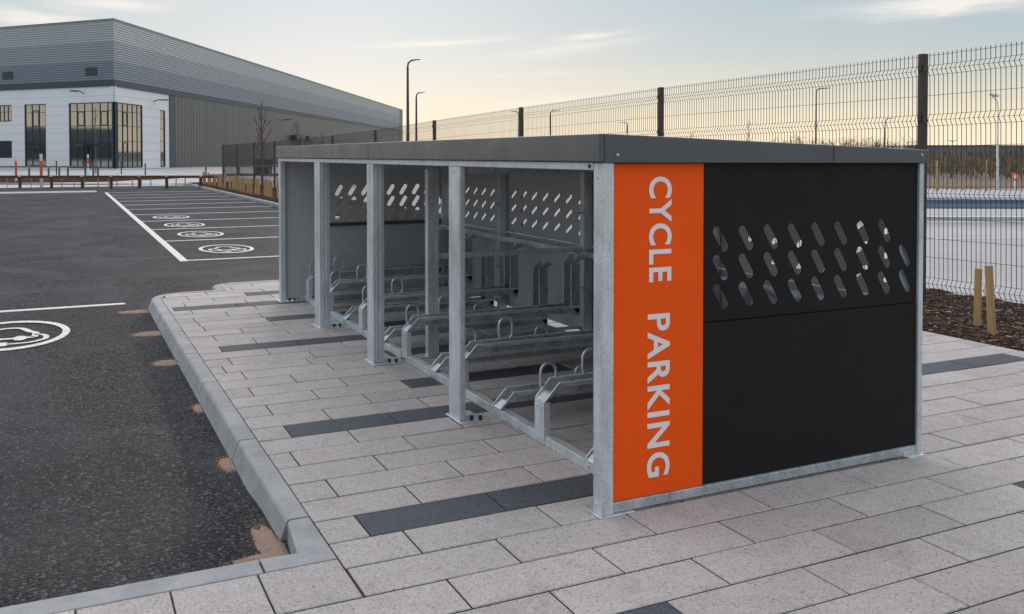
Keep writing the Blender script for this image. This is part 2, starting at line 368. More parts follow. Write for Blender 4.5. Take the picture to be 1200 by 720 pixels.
# paving: every slab modelled with a small chamfer
PITCH = .2285; LEN = .577
DARK = {1: [(-.887, .269)], 7: [(-.872, 2.4)], 10: [(.02, 1.2)], 14: [(.2, 1.4)], 17: [(-.875, 1.3)], 19: [(.3, 1.9)], 22: [(-.31, .84)], 26: [(-1.0, 1.4)], 29: [(-.22, .93)], 5: [(3.10, 4.25)], -3: [(1.83, 2.4)], -4: [(-.75, -.17)]}
def phase(k):
    base = (.113 if k % 2 else .40) if k <= 0 else (.275 if k % 2 else .566)
    if k > 6: base += .02 * math.sin(k * 2.1)
    if k in DARK and k not in (1,): base = DARK[k][0][0] if k != -4 else -.17
    return base
def yedge(x):                        # far edge of the paving
    return 7.628
pv = MB()
def slab(x0, x1, y0, y1, dark):
    if x1 - x0 < .03 or y1 - y0 < .03: return
    t = random.random(); gq = .0031; c_ = .0035; dz = random.uniform(-.0012, .0012)
    ax0, ax1, ay0, ay1 = x0 + gq, x1 - gq, y0 + gq * 1.35, y1 - gq * 1.35
    vs = [(ax0, ay0, -.03), (ax1, ay0, -.03), (ax1, ay1, -.03), (ax0, ay1, -.03),
          (ax0, ay0, -c_), (ax1, ay0, -c_), (ax1, ay1, -c_), (ax0, ay1, -c_),
          (ax0 + c_, ay0 + c_, dz), (ax1 - c_, ay0 + c_, dz), (ax1 - c_, ay1 - c_, dz), (ax0 + c_, ay1 - c_, dz)]
    fs = [(8, 9, 10, 11)] + [(i, (i + 1) % 4, 4 + (i + 1) % 4, 4 + i) for i in range(4)] + [(4 + i, 4 + (i + 1) % 4, 8 + (i + 1) % 4, 8 + i) for i in range(4)]
    pv.add(vs, fs[:1] + fs[5:], 1 if dark else 0, t); pv.add(vs, fs[1:5], 2, t)
for k in range(-16, 34):
    y0 = k * PITCH; y1 = y0 + PITCH
    xl = -1.045 if k >= -1 else -6.0
    xr = 4.455
    ph = phase(k) % LEN
    j = math.floor((xl - ph) / LEN)
    while True:
        a_ = ph + j * LEN; b_ = a_ + LEN; j += 1
        if a_ >= xr: break
        a2, b2 = max(a_, xl), min(b_, xr)
        if y0 > 7.0: a2 = max(a2, -.367)
        elif y0 > 6.8: a2 = max(a2, -1.0)
        if b2 <= xl: continue
        mid = (a_ + b_) / 2
        if y0 > 7.6 or b2 <= a2: continue
        dk = any(p <= mid <= q for p, q in DARK.get(k, []))
        ye = min(y1, yedge(mid))
        slab(a2, b2, y0, ye, dk)
x = -1.045
while x > -6.0:                      # soldier course below the flush kerb
    slab(x - .285, x, -PITCH, .092, False); x -= .285
po = pv.build('pavement', [M['paver'], M['paver_dark'], M['joint']]); tag(po, kind='structure')
b = MB(); b.box(-6, 4.455, -3.7, .09, -.06, -.010); b.box(-1.045, 4.455, .09, 6.8, -.06, -.010); b.box(-.95, 4.455, 6.8, 7.09, -.06, -.010); b.box(-.367, 4.455, 7.09, 7.63, -.06, -.010)
tag(b.build('pavement_bed', M['joint']), kind='structure')

# kerbs
kb = MB()
def kerb_run(x_in, joints, sgn=-1):
    for y0, y1 in zip(joints, joints[1:]):
        y0 += .006; y1 -= .006
        prof = [(0, -.2), (0, -.004), (.005, .002), (.078, .002), (.086, -.001), (.094, -.010), (.126, -.105), (.128, -.2)]
        pts = [(x_in + sgn * px_, y0, pz) for px_, pz in prof]
        kb.prism(pts, (0, y1 - y0, 0))
kerb_run(-1.045, [.52, 1.66, 2.99, 3.94, 4.87, 5.87, 6.80])
# corner piece: L-shaped top, flush with the slabs, its face closing the upstand
kb.prism([(-1.048, .092, .001), (-1.048, .515, .001), (-1.125, .515, .001), (-1.138, .50, -.003), (-1.166, .209, -.003), (-1.30, .207, .0005), (-1.30, .092, .0005)], (0, 0, -.2))
x = -1.308
while x > -6:
    kb.box(x - .912, x, .092, .206, -.2, .0005); x -= .918
# rounded far corner
def arc_kerb(cx, cy, r_in, a0, a1, n=8, wdt=.12):
    for i in range(n):
        p0 = a0 + (a1 - a0) * i / n; p1 = a0 + (a1 - a0) * (i + 1) / n
        rows = [(r_in, .002), (r_in + .078, .002), (r_in + .092, -.008), (r_in + wdt + .005, -.105), (r_in + wdt, -.2), (r_in, -.2)]
        A = [(cx + r * math.cos(p0), cy + r * math.sin(p0), z) for r, z in rows]
        B_ = [(cx + r * math.cos(p1), cy + r * math.sin(p1), z) for r, z in rows]
        kb.add(A + B_, [(k, (k + 1) % 6, 6 + (k + 1) % 6, 6 + k) for k in range(6)])
arc_kerb(-.75, 6.80, .295, math.pi, math.pi / 2)
def flat_run(x0, x1, y):
    prof = [(0, -.2), (0, .002), (.078, .002), (.092, -.008), (.124, -.105), (.12, -.2)]
    kb.prism([(x0, y + a_, z) for a_, z in prof], (x1 - x0, 0, 0))
flat_run(-.75, -.46, 7.095); arc_kerb(-.16, 7.42, .21, math.pi, math.pi / 2)
kb.prism([(-.37, 7.095, z) if False else (-.37 - q_, 7.10, z) for q_, z in ((0, -.2), (0, .002), (.078, .002), (.092, -.008), (.124, -.105), (.12, -.2))], (0, .318, 0))
flat_run(-.16, 1.0, 7.63); flat_run(1.006, 4.455, 7.63)
kb.prism([(-1.043, 6.80, 0), (-.95, 6.80, 0), (-.95, 7.09, 0), (-.84, 7.085, 0), (-.95, 7.02, 0), (-1.02, 6.92, 0)], (0, 0, -.1))
pk = kb.build('kerb', M['kerb'], bevel=.004); tag(pk, kind='structure')
b = MB(); b.box(-1.045, -.74, 6.85, 7.10, -.06, .0); b.box(-.75, -.36, 7.1, 7.16, -.06, 0)
sheet('path', -9, -.65, 39.3, 41.2, ROAD + .004, M['yard'])
kb = MB()
yy = 7.9
while yy < 45.8:
    kb.prism([(3.81, yy + .004, -.2), (3.815, yy + .004, -.01), (3.83, yy + .004, .0), (3.93, yy + .004, 0), (3.935, yy + .004, -.2)], (0, .907, 0)); yy += .915
xx = -40
while xx < 3.9:
    kb.box(xx, xx + .907, 46.2, 46.32, -.2, ROAD + .02); xx += .915
tag(kb.build('car_park_kerb', M['kerb']), kind='structure')

# soil strip beside the fence
def soilz(x, y):
    t = noise.noise(Vector((x * 3.1, y * 3.1, 2))) * .022 + noise.noise(Vector((x * 11, y * 11, 5))) * .013 + noise.noise(Vector((x * 31, y * 31, 9))) * .006
    e = min(1, max(0, (x - 4.46) / .15)) if y < 8 else 1
    return -.012 + .03 * e + t * (0.3 + .7 * e)
sheet('soil_strip', 4.457, 6.4, -1.0, 7.9, 0, M['soil'], 78, 356, soilz)
sheet('soil_strip_far', 3.936, 6.4, 7.9, 48.2, 0, M['soil'], 24, 300, lambda x, y: soilz(x + 1, y))
cb = MB(); rr = random.Random(3)
for i in range(11000):
    x = rr.uniform(4.47, 6.3); y = rr.uniform(0.2, 5.2) if i < 9000 else rr.uniform(5, 9); z = soilz(x, y) + rr.uniform(.0, .008)
    if y > 7.9: continue
    s_ = rr.uniform(.004, .013) * (1.8 if rr.random() < .06 else 1); q = Matrix.Rotation(rr.uniform(0, 6.28), 3, 'Z') @ Matrix.Rotation(rr.uniform(-.7, .7), 3, 'X')
    l_ = s_ * rr.uniform(1, 2.4); c0 = Vector((x, y, z)); h_ = s_ * .25
    vs = [c0 + q @ Vector((a_ * l_, b_ * s_ * .6, c_ * h_)) for c_ in (-1, 1) for (a_, b_) in ((-1, -1), (1, -.7), (.8, 1), (-.9, .8))]
    cb.add(vs, [(0, 1, 2, 3), (4, 5, 6, 7), (0, 1, 5, 4), (1, 2, 6, 5), (2, 3, 7, 6), (3, 0, 4, 7)], 0, rr.random() ** 1.5)
tag(cb.build('bark_mulch', M['chip']), 'brown bark mulch scattered on the soil strip below the mesh fence', None, None, 'stuff')

# spilled sand at the kerb
sb = MB(); sr = random.Random(5)
def blob(cx, cy, rx, ry, ang=0, h_=.012):
    n = 90; vs = [(cx, cy, roadz(cx, cy) + h_)]
    for q in range(int(2600 * (rx + ry))):
        a_ = sr.uniform(0, 6.28); rr_ = sr.gauss(1.0, .16)
        gx = cx + rx * rr_ * math.cos(a_) * math.cos(ang) - ry * rr_ * math.sin(a_) * math.sin(ang); gy = cy + rx * rr_ * math.cos(a_) * math.sin(ang) + ry * rr_ * math.sin(a_) * math.cos(ang)
        if gx > -1.175 or gy < .21: continue
        gz = roadz(gx, gy) + .0015; g_ = sr.uniform(.0012, .0034)
        sb.add([(gx - g_, gy - g_, gz), (gx + g_, gy - g_ * .6, gz), (gx + g_ * .4, gy + g_, gz), (gx, gy, gz + g_ * 1.6)], [(0, 1, 3), (1, 2, 3), (2, 0, 3)])
    for ring, q in ((.55, .8), (1.0, 0)):
        for i in range(n):
            a_ = 2 * math.pi * i / n; k = 1 + .10 * noise.noise(Vector((math.cos(a_) * 23, math.sin(a_) * 23, cx))) + .30 * noise.noise(Vector((math.cos(a_) * 2 + cx * 7, math.sin(a_) * 2 + cy * 5, ring))) + .08 * noise.noise(Vector((math.cos(a_) * 9, math.sin(a_) * 9, cy)))
            dx = rx * k * ring * math.cos(a_); dy = ry * k * ring * math.sin(a_)
            x = cx + dx * math.cos(ang) - dy * math.sin(ang); y = cy + dx * math.sin(ang) + dy * math.cos(ang)
            x = min(x, -1.168 if y > .52 else -1.12); y = max(y, .206)
            vs.append((x, y, roadz(x, y) + h_ * q + (.001 if q else -.001)))
    fs = [(0, 1 + i, 1 + (i + 1) % n) for i in range(n)] + [(1 + i, 1 + n + i, 1 + n + (i + 1) % n, 1 + (i + 1) % n) for i in range(n)]
    sb.add(vs, fs)
blob(-1.27, 6.68, .20, .10, -.15); blob(-1.25, 5.42, .16, .11, -.1); blob(-1.23, 4.16, .11, .10, -.1); blob(-1.19, 2.75, .035, .10); blob(-1.18, 1.62, .06, .12)
blob(-1.24, .33, .12, .09, -.2, .03); blob(-1.20, .50, .05, .24, .05, .018)
tag(sb.build('spilled_sand', M['sand'], smooth=True), 'reddish sand spilled on the asphalt along the foot of the kerb', None, None, 'stuff')

# road markings
mk = MB()
def mstrip(x0, x1, y0, y1, dz=.006, t=0): mk.box(x0, x1, y0, y1, ROAD - .02, ROAD + dz)
mstrip(-.40, -.29, 11.08, 38.6)
for i, y in enumerate((11.16, 14.53, 17.4, 20.05, 22.7, 25.3, 27.9, 30.5, 33.1, 35.7, 38.4)): mstrip(-.29, 3.76, y - .045, y + .045, .0061)
def rounded_line(x0, x1, y, hw):
    pts = [(x1 + hw * math.cos(a_), y + hw * math.sin(a_), ROAD + .006) for a_ in [R(-90 + 180 * i / 8) for i in range(9)]] + [(x0, y + hw, ROAD + .006), (x0, y - hw, ROAD + .006)]
    mk.prism(pts, (0, 0, -.02))
rounded_line(-7.2, -1.40, 7.27, .05)
mstrip(-7.3, -7.2, -2 + 2.3, 7.3)
def ribbon(pts, wd, z=ROAD + .0065):
    n = len(pts); Ls = []; Rs = []
    for i, p in enumerate(pts):
        d = Vector(pts[min(i + 1, n - 1)]) - Vector(pts[max(i - 1, 0)]); d.normalize(); q = Vector((-d.y, d.x))
        w_ = wd[i] if isinstance(wd, (list, tuple)) else wd
        zz = z
        Ls.append((p[0] + q.x * w_ / 2, p[1] + q.y * w_ / 2, zz)); Rs.append((p[0] - q.x * w_ / 2, p[1] - q.y * w_ / 2, zz))
    mk.add(Ls + Rs, [(i, i + 1, n + i + 1, n + i) for i in range(n - 1)])
def smooth(pts, k=5):
    out = []
    P_ = [pts[0]] + list(pts) + [pts[-1]]
    for i in range(1, len(P_) - 2):
        for j in range(k):
            t = j / k; p0, p1, p2, p3 = [Vector(q) for q in P_[i - 1:i + 3]]
            out.append(tuple(.5 * ((2 * p1) + (p2 - p0) * t + (2 * p0 - 5 * p1 + 4 * p2 - p3) * t * t + (3 * p1 - p0 - 3 * p2 + p3) * t ** 3)))
    return out + [tuple(pts[-1])]
def ev_symbol(cx, cy, sx=.43, sy=.74, flip=1):
    # ring, an outlined car and a charging lead with its plug
    n = 48; o_ = []; i_ = []
    for k in range(n + 1):
        a_ = 2 * math.pi * k / n
        o_.append((cx + sx * math.cos(a_), cy + sy * math.sin(a_), ROAD + .006)); i_.append((cx + (sx - .06) * math.cos(a_), cy + (sy - .10) * math.sin(a_), ROAD + .006))
    mk.add(o_ + i_, [(k, k + 1, n + 2 + k, n + 1 + k) for k in range(n)])
    def T(p): return (cx + p[0] * sx * flip, cy + p[1] * sy)
    car = [(-.62, -.28), (-.60, .02), (-.36, .12), (-.18, .42), (.16, .42), (.34, .12), (.44, .0), (.42, -.28)]
    ribbon([T(p) for p in smooth(car, 3)], .055)
    ribbon([T(p) for p in [(-.62, -.28), (-.44, -.28)]], .07); ribbon([T(p) for p in [(-.22, -.28), (.10, -.28)]], .07); ribbon([T(p) for p in [(.30, -.28), (.42, -.28)]], .07)
    for wx in (-.33, .20):
        k = [T((wx + .11 * math.cos(a_), -.30 + .15 * math.sin(a_))) + (ROAD + .0075,) for a_ in [2 * math.pi * i / 14 for i in range(14)]]
        mk.add(k, [tuple(range(14))])
    ribbon([T(p) for p in smooth([(.42, -.10), (.58, -.18), (.60, -.42), (.36, -.60), (.0, -.62)], 4)], .045)
    k = [T(p) + (ROAD + .008,) for p in ((.02, -.52), (-.16, -.52), (-.22, -.60), (-.22, -.66), (-.16, -.74), (.02, -.74))]; mk.add(k, [tuple(range(6))])
    ribbon([T((-.22, -.57)), T((-.34, -.57))], .03); ribbon([T((-.22, -.69)), T((-.34, -.69))], .03)
for y in (12.68, 15.85, 18.55, 21.35): ev_symbol(.49, y)
ev_symbol(-2.36, 5.88, .48, .72)
tag(mk.build('road_markings', M['paint']), kind='structure')

# ------------------------------------------------------------ cycle shelter
SH = empty('cycle_shelter', (.9, 3.06, 0), 'long open fronted cycle shelter with galvanised frame, dark roof edge and orange lettered end panel', 'cycle shelter')
SO = Vector((.9, 3.06, 0))
def sp_(mb, name, m, parent=SH, **k):      # build a shelter part: geometry is in world metres, re-based to the thing's origin
    off = SO if parent is not None else Vector((0, 0, 0))
    mb.v = [tuple(Vector(p) - off) for p in mb.v]
    return mb.build(name, m, parent, **k)
W_ = 1.80; LN = 6.12; POSTY = (0.025, 1.50, 3.05, 4.60, 6.095)
def cpost(x0, x1, y0, y1, z0, z1, name='post', open_dir='y', th=.004):
    """folded C-section: web on the -x side, two flanges, lips"""
    b = MB(); lip = .014
    b.box(x0, x0 + th, y0, y1, z0, z1)
    b.box(x0 + th, x1, y0, y0 + th, z0, z1); b.box(x0 + th, x1, y1 - th, y1, z0, z1)
    b.box(x1 - th, x1, y0 + th, y0 + lip, z0, z1); b.box(x1 - th, x1, y1 - lip, y1 - th, z0, z1)
    return b
front_w = {0.025: (.037, .052), 1.544: (.077, .035), 3.09: (.075, .078), 4.59: (.09, .085), 6.095: (.045, .05)}
for y in front_w:
    hw, dx = front_w[y]
    b = MB().box(0, dx, y - hw, y + hw, .008, 1.420 if y < .1 else 1.388)
    if y not in (0.025, 6.095):
        for xx in (dx * .32, dx * .70): b.box(xx - .006, xx + .006, y - hw - .004, y - hw - .0, .02, 1.386)   # folded ribs on the side face
    po_ = sp_(b, 'post', M['galv'], bevel=.004)
    for zz in (.045, 1.36):
        sp_(MB().tube([(-.004, y + .008, zz), (.002, y + .008, zz)], .006, 8), 'bolt', M['galv'])
    fp = sp_(MB().box(-.012, dx + .10, y - hw - .05 + (0.045 if y < .1 else 0), y + hw + .03 + (.03 if y<.1 else 0), .0005, .007), 'foot_plate', M['galv'], bevel=.002)
    for q, (bx, by) in enumerate(((dx + .035, y - hw + (.115 if y < .1 else 0)), (dx + .078, y - hw - .022 + (.115 if y < .1 else 0)))):
        sp_(MB().tube([(bx, by, .007), (bx, by, .03)], .011, 10), 'bolt_cap', M['black'], smooth=False)
# back posts: pairs of C-sections back to back
for y in (.066, 1.52, 3.08, 4.62, 6.04):
    b = cpost(1.700, 1.735, y - .030, y + .030, .008, 1.385)
    b2 = cpost(1.735, 1.772, y - .030, y + .030, .008, 1.385); b.v += [(2 * 1.7535 - v_[0], v_[1], v_[2]) for v_ in b2.v]; off = len(b2.v)
    base = len(b.v) - off; b.f += [[base + i for i in f] for f in b2.f]; b.m += b2.m; b.t += b2.t
    sp_(b, 'back_post', M['galv'])
    for zz in (.09, .40, .98):
        br = MB().box(1.690, 1.7, y - .036, y + .036, zz, zz + .045)
        sp_(br, 'bracket', M['galv'], bevel=.002)
        for s_ in (-1, 1): sp_(MB().tube([(1.684, y + s_ * .018, zz + .022), (1.691, y + s_ * .018, zz + .022)], .006, 6), 'bolt', M['fence'])
    sp_(MB().box(1.66, 1.79, y - .06, y + .06, .0005, .007), 'foot_plate', M['galv'])
# inner cross frame in the middle bay: post and cross bar
b = cpost(.425, .465, 3.075, 3.135, .008, 1.385); b.v = b.v[:]
b2 = cpost(.467, .507, 3.075, 3.135, .008, 1.385); base = len(b.v); b.v += b2.v; b.f += [[base + i for i in f] for f in b2.f]; b.m += b2.m; b.t += b2.t
sp_(b, 'inner_post', M['galv'])
b = cpost(.425, .465, 4.59, 4.64, .008, 1.385)
sp_(MB().box(.36, .56, 3.04, 3.17, .0005, .007), 'foot_plate', M['galv'])
for s_ in (-1, 1): sp_(MB().tube([(.465 + s_ * .02, 3.068, .05), (.465 + s_ * .02, 3.076, .05)], .007, 6), 'bolt', M['galv'])
sp_(MB().box(.507, 1.70, 3.085, 3.125, .700, .738), 'cross_bar', M['galv'], bevel=.003)
sp_(MB().box(.507, 1.70, 3.088, 3.122, .098, .120), 'cross_bar', M['galv_dull'], bevel=.003)
# long rails
sp_(MB().box(.055, .085, .05, 6.07, .008, .010), 'floor_strip', M['galv_dull']) if False else None
sp_(MB().box(.225, .272, .06, 3.0, .002, .052).box(.225, .272, 3.10, 6.07, .002, .052), 'floor_rail', M['galv'], bevel=.003)
sp_(MB().box(-.004, .045, .064, 6.14, 1.389, 1.421), 'head_rail', M['galv'], bevel=.003)
sp_(MB().box(1.655, 1.695, .06, 3.04, .672, .712).box(1.655, 1.695, 3.12, 6.05, .672, .712), 'back_rail', M['galv'], bevel=.003)
sp_(MB().box(1.64, 1.685, .06, 6.05, .004, .045), 'floor_rail', M['galv_dull'], bevel=.003)
for y in (1.50, 3.05, 4.60):
    sp_(MB().box(.05, 1.76, y - .02, y + .02, 1.35, 1.385), 'rafter', M['galv_dull'])
# end panels
def slot_panel(name, m, x0, x1, z0, z1, y, th, slots, flip_axes=False, parent=SH):
    """sheet in the XZ plane (or YZ plane when flip_axes) with capsule slots"""
    cu = bpy.data.curves.new('sheet_curve', 'CURVE'); cu.dimensions = '2D'; cu.fill_mode = 'BOTH'; cu.extrude = th / 2
    def poly(pts):
        s_ = cu.splines.new('POLY'); s_.points.add(len(pts) - 1)
        for p, q in zip(s_.points, pts): p.co = (q[0], q[1], 0, 1)
        s_.use_cyclic_u = True
    poly([(x0, z0), (x1, z0), (x1, z1), (x0, z1)])
    for cx, cz, lean in slots:
        k_ = .72 if flip_axes else 1; ax, az_ = lean * .021 * k_, .034 * k_; r_ = .0215 * k_
        th0 = math.atan2(az_, ax); pts = []
        for k in range(9): a_ = th0 - math.pi / 2 + math.pi * k / 8; pts.append((cx + ax + r_ * math.cos(a_), cz + az_ + r_ * math.sin(a_)))
        for k in range(9): a_ = th0 + math.pi / 2 + math.pi * k / 8; pts.append((cx - ax + r_ * math.cos(a_), cz - az_ + r_ * math.sin(a_)))
        poly(pts)
    tmp = bpy.data.objects.new('tmp', cu); C.objects.link(tmp)
    dg = bpy.context.evaluated_depsgraph_get(); dg.update()
    me = bpy.data.meshes.new_from_object(tmp.evaluated_get(dg)); bpy.data.objects.remove(tmp); bpy.data.curves.remove(cu)
    for v_ in me.vertices:
        u_, t_, q = v_.co
        p = Vector((u_, y + q, t_)) if not flip_axes else Vector((y + q, u_, t_))
        v_.co = p - SO
    me.name = name
    ms = m if isinstance(m, (list, tuple)) else [m]
    me.materials.clear()
    for mm in ms: me.materials.append(mm)
    if len(ms) > 1:
        for p in me.polygons: p.material_index = 0
    bm = bmesh.new(); bm.from_mesh(me); bmesh.ops.remove_doubles(bm, verts=bm.verts, dist=1e-5); bmesh.ops.recalc_face_normals(bm, faces=bm.faces)
    if len(ms) > 1:
        for f in bm.faces:
            nn = f.normal.x if flip_axes else f.normal.y
            if nn * m_side > .5: f.material_index = 1
    bm.to_mesh(me); bm.free()
    o = bpy.data.objects.new(name, me); C.objects.link(o); o.parent = parent; return o
ROWS = (1.092, .970, .847)
def slots_end(lean): return [(.600 + .1375 * c_, z, lean) for r_, z in enumerate(ROWS) for c_ in range(9) if not (r_ == 0 and c_ == 8)]
m_side = 1
e1 = slot_panel('perforated_panel', [M['panel'], M['panel_in']], .505, 1.775, .744, 1.415, .012, .005, slots_end(-1)); e1['label'] = 'dark upper panel with three rows of slanted slots, beside the orange panel'
sp_(MB().box(.505, 1.775, .0075, .0175, .052, .738), 'lower_panel', M['panel'], bevel=.0015)
sp_(MB().box(.505, 1.775, .020, .030, .725, .757), 'seam_backing', M['panel'])
op = sp_(MB().box(.052, .5035, .004, .0165, .052, 1.415), 'orange_panel', M['orange'], bevel=.0015)
m_side = -1
e2 = slot_panel('perforated_panel', [M['panel'], M['panel_in']], .40, 1.775, .76, 1.385, 6.10, .006, slots_end(1))
sp_(MB().box(.40, 1.775, 6.095, 6.105, .04, .735), 'lower_panel', M['panel_in'])
sp_(MB().box(.40, 1.775, 6.075, 6.094, .730, .765), 'panel_rail', M['fascia'])
op2 = sp_(MB().box(.055, .385, 6.094, 6.104, .04, 1.385), 'plain_panel', M['panel_in'])
sp_(MB().box(.385, .40, 6.07, 6.10, .04, 1.385), 'panel_trim', M['galv_dull'])
sp_(MB().box(.050, 1.765, .018, .045, .006, .050) if False else MB().box(.052, 1.775, -.004, .028, .010, .050), 'bottom_rail', M['galv_dull'], bevel=.003)
sp_(MB().box(.052, 1.775, 6.07, 6.093, .010, .040), 'bottom_rail', M['galv_dull'], bevel=.003)
sp_(MB().box(1.776, 1.806, -.004, .040, .010, 1.412), 'corner_post', M['galv'], bevel=.003)
sp_(MB().box(1.776, 1.806, 6.075, 6.115, .010, 1.412), 'corner_post', M['galv'], bevel=.003)
sp_(MB().box(1.70, 1.80, -.03, .05, .0005, .009), 'foot_plate', M['galv'])
sp_(MB().tube([(1.69, -.005, .009), (1.69, -.005, .028)], .011, 8), 'bolt_cap', M['galv'])
# back wall, four bays
m_side = 1
bays = [(.045, 1.518), (1.522, 3.078), (3.082, 4.618), (4.622, 6.07)]
m_side = -1
for a_, b_ in bays:
    n_ = 7; p0 = a_ + ((b_ - a_) - (n_ - 1) * .205) / 2
    sl = [(p0 + .205 * c_, z, -2.6) for r_, z in enumerate(ROWS) for c_ in range(n_)]
    slot_panel('back_panel', [M['panel'], M['panel_in']], a_, b_, .744, 1.385, 1.785, .006, sl, True)
    sp_(MB().box(1.780, 1.790, a_, b_, .055, .738), 'lower_back_panel', M['panel_in'])
# roof and fascia
def wedge(x0, x1, y0, y1, zb, zt0, zt1):
    return MB().hexa([(x0, y0, zb), (x1, y0, zb), (x1, y1, zb), (x0, y1, zb)], [(x0, y0, zt0), (x1, y0, zt1), (x1, y1, zt1), (x0, y1, zt0)])
sp_(wedge(.002, 1.80, .0, LN - .0, 1.422, 1.500, 1.445), 'roof', M['fascia'])
sp_(MB().box(.06, 1.75, .05, 6.05, 1.395, 1.4215), 'soffit', M['ply'])
for a_, b_ in ((-.020, 3.055), (3.059, 6.14)):
    sp_(MB().box(-.022, .001, a_, b_, 1.424, 1.535), 'front_fascia', M['fascia'], bevel=.003)
    sp_(MB().box(1.801, 1.82, a_, b_, 1.412, 1.475), 'rear_fascia', M['fascia'], bevel=.003)
def zf(x): return 1.535 - .060 * x / 1.81
def zb_(x): return 1.420 - .008 * x / 1.81
for yy0, yy1 in ((-.021, -.001), (6.121, 6.14)):
    for a_, b_ in ((.0015, 1.207), (1.210, 1.80)):
        sp_(MB().hexa([(a_, yy0, zb_(a_)), (b_, yy0, zb_(b_)), (b_, yy1, zb_(b_)), (a_, yy1, zb_(a_))], [(a_, yy0, zf(a_)), (b_, yy0, zf(b_)), (b_, yy1, zf(b_)), (a_, yy1, zf(a_))]), 'end_fascia', M['fascia'], bevel=.003)
for bx in (.06, 1.765):
    sp_(MB().tube([(bx, -.021, 1.452), (bx, -.027, 1.452)], .006, 8), 'bolt', M['galv'])
sp_(MB().tube([(-.0045, .085, 1.405), (-.008, .085, 1.405)], .009, 10), 'rail_bolt', M['black'])
# lettering reads down the orange panel
def word(txt, z_top, z_bot, x_lo, x_hi, parent):
    cu = bpy.data.curves.new('text', 'FONT'); cu.body = txt; cu.size = 1; cu.extrude = .01; cu.offset = .022; cu.space_character = 1.12; cu.resolution_u = 6
    tmp = bpy.data.objects.new('tmp', cu); C.objects.link(tmp)
    dg = bpy.context.evaluated_depsgraph_get(); dg.update()
    me = bpy.data.meshes.new_from_object(tmp.evaluated_get(dg)); bpy.data.objects.remove(tmp); bpy.data.curves.remove(cu)
    xs_ = [v_.co.x for v_ in me.vertices]; ys_ = [v_.co.y for v_ in me.vertices]
    ax, bx, ay, by = min(xs_), max(xs_), min(ys_), max(ys_)
    for v_ in me.vertices:
        u_ = (v_.co.x - ax) / (bx - ax); t_ = (v_.co.y - ay) / (by - ay); q = v_.co.z
        v_.co = Vector((x_lo + (x_hi - x_lo) * t_, .0032 - (.001 if q > 0 else 0), z_top + (z_bot - z_top) * u_)) - SO
    me.materials.clear(); me.materials.append(M['white_letter'])
    bm = bmesh.new(); bm.from_mesh(me); bmesh.ops.recalc_face_normals(bm, faces=bm.faces); bm.to_mesh(me); bm.free()
    o = bpy.data.objects.new('lettering', me); C.objects.link(o); o.parent = parent
    o['label'] = 'white word reading down the orange panel: ' + txt
word('CYCLE', 1.362, .930, .228, .340, op); word('PARKING', .798, .124, .222, .334, op)

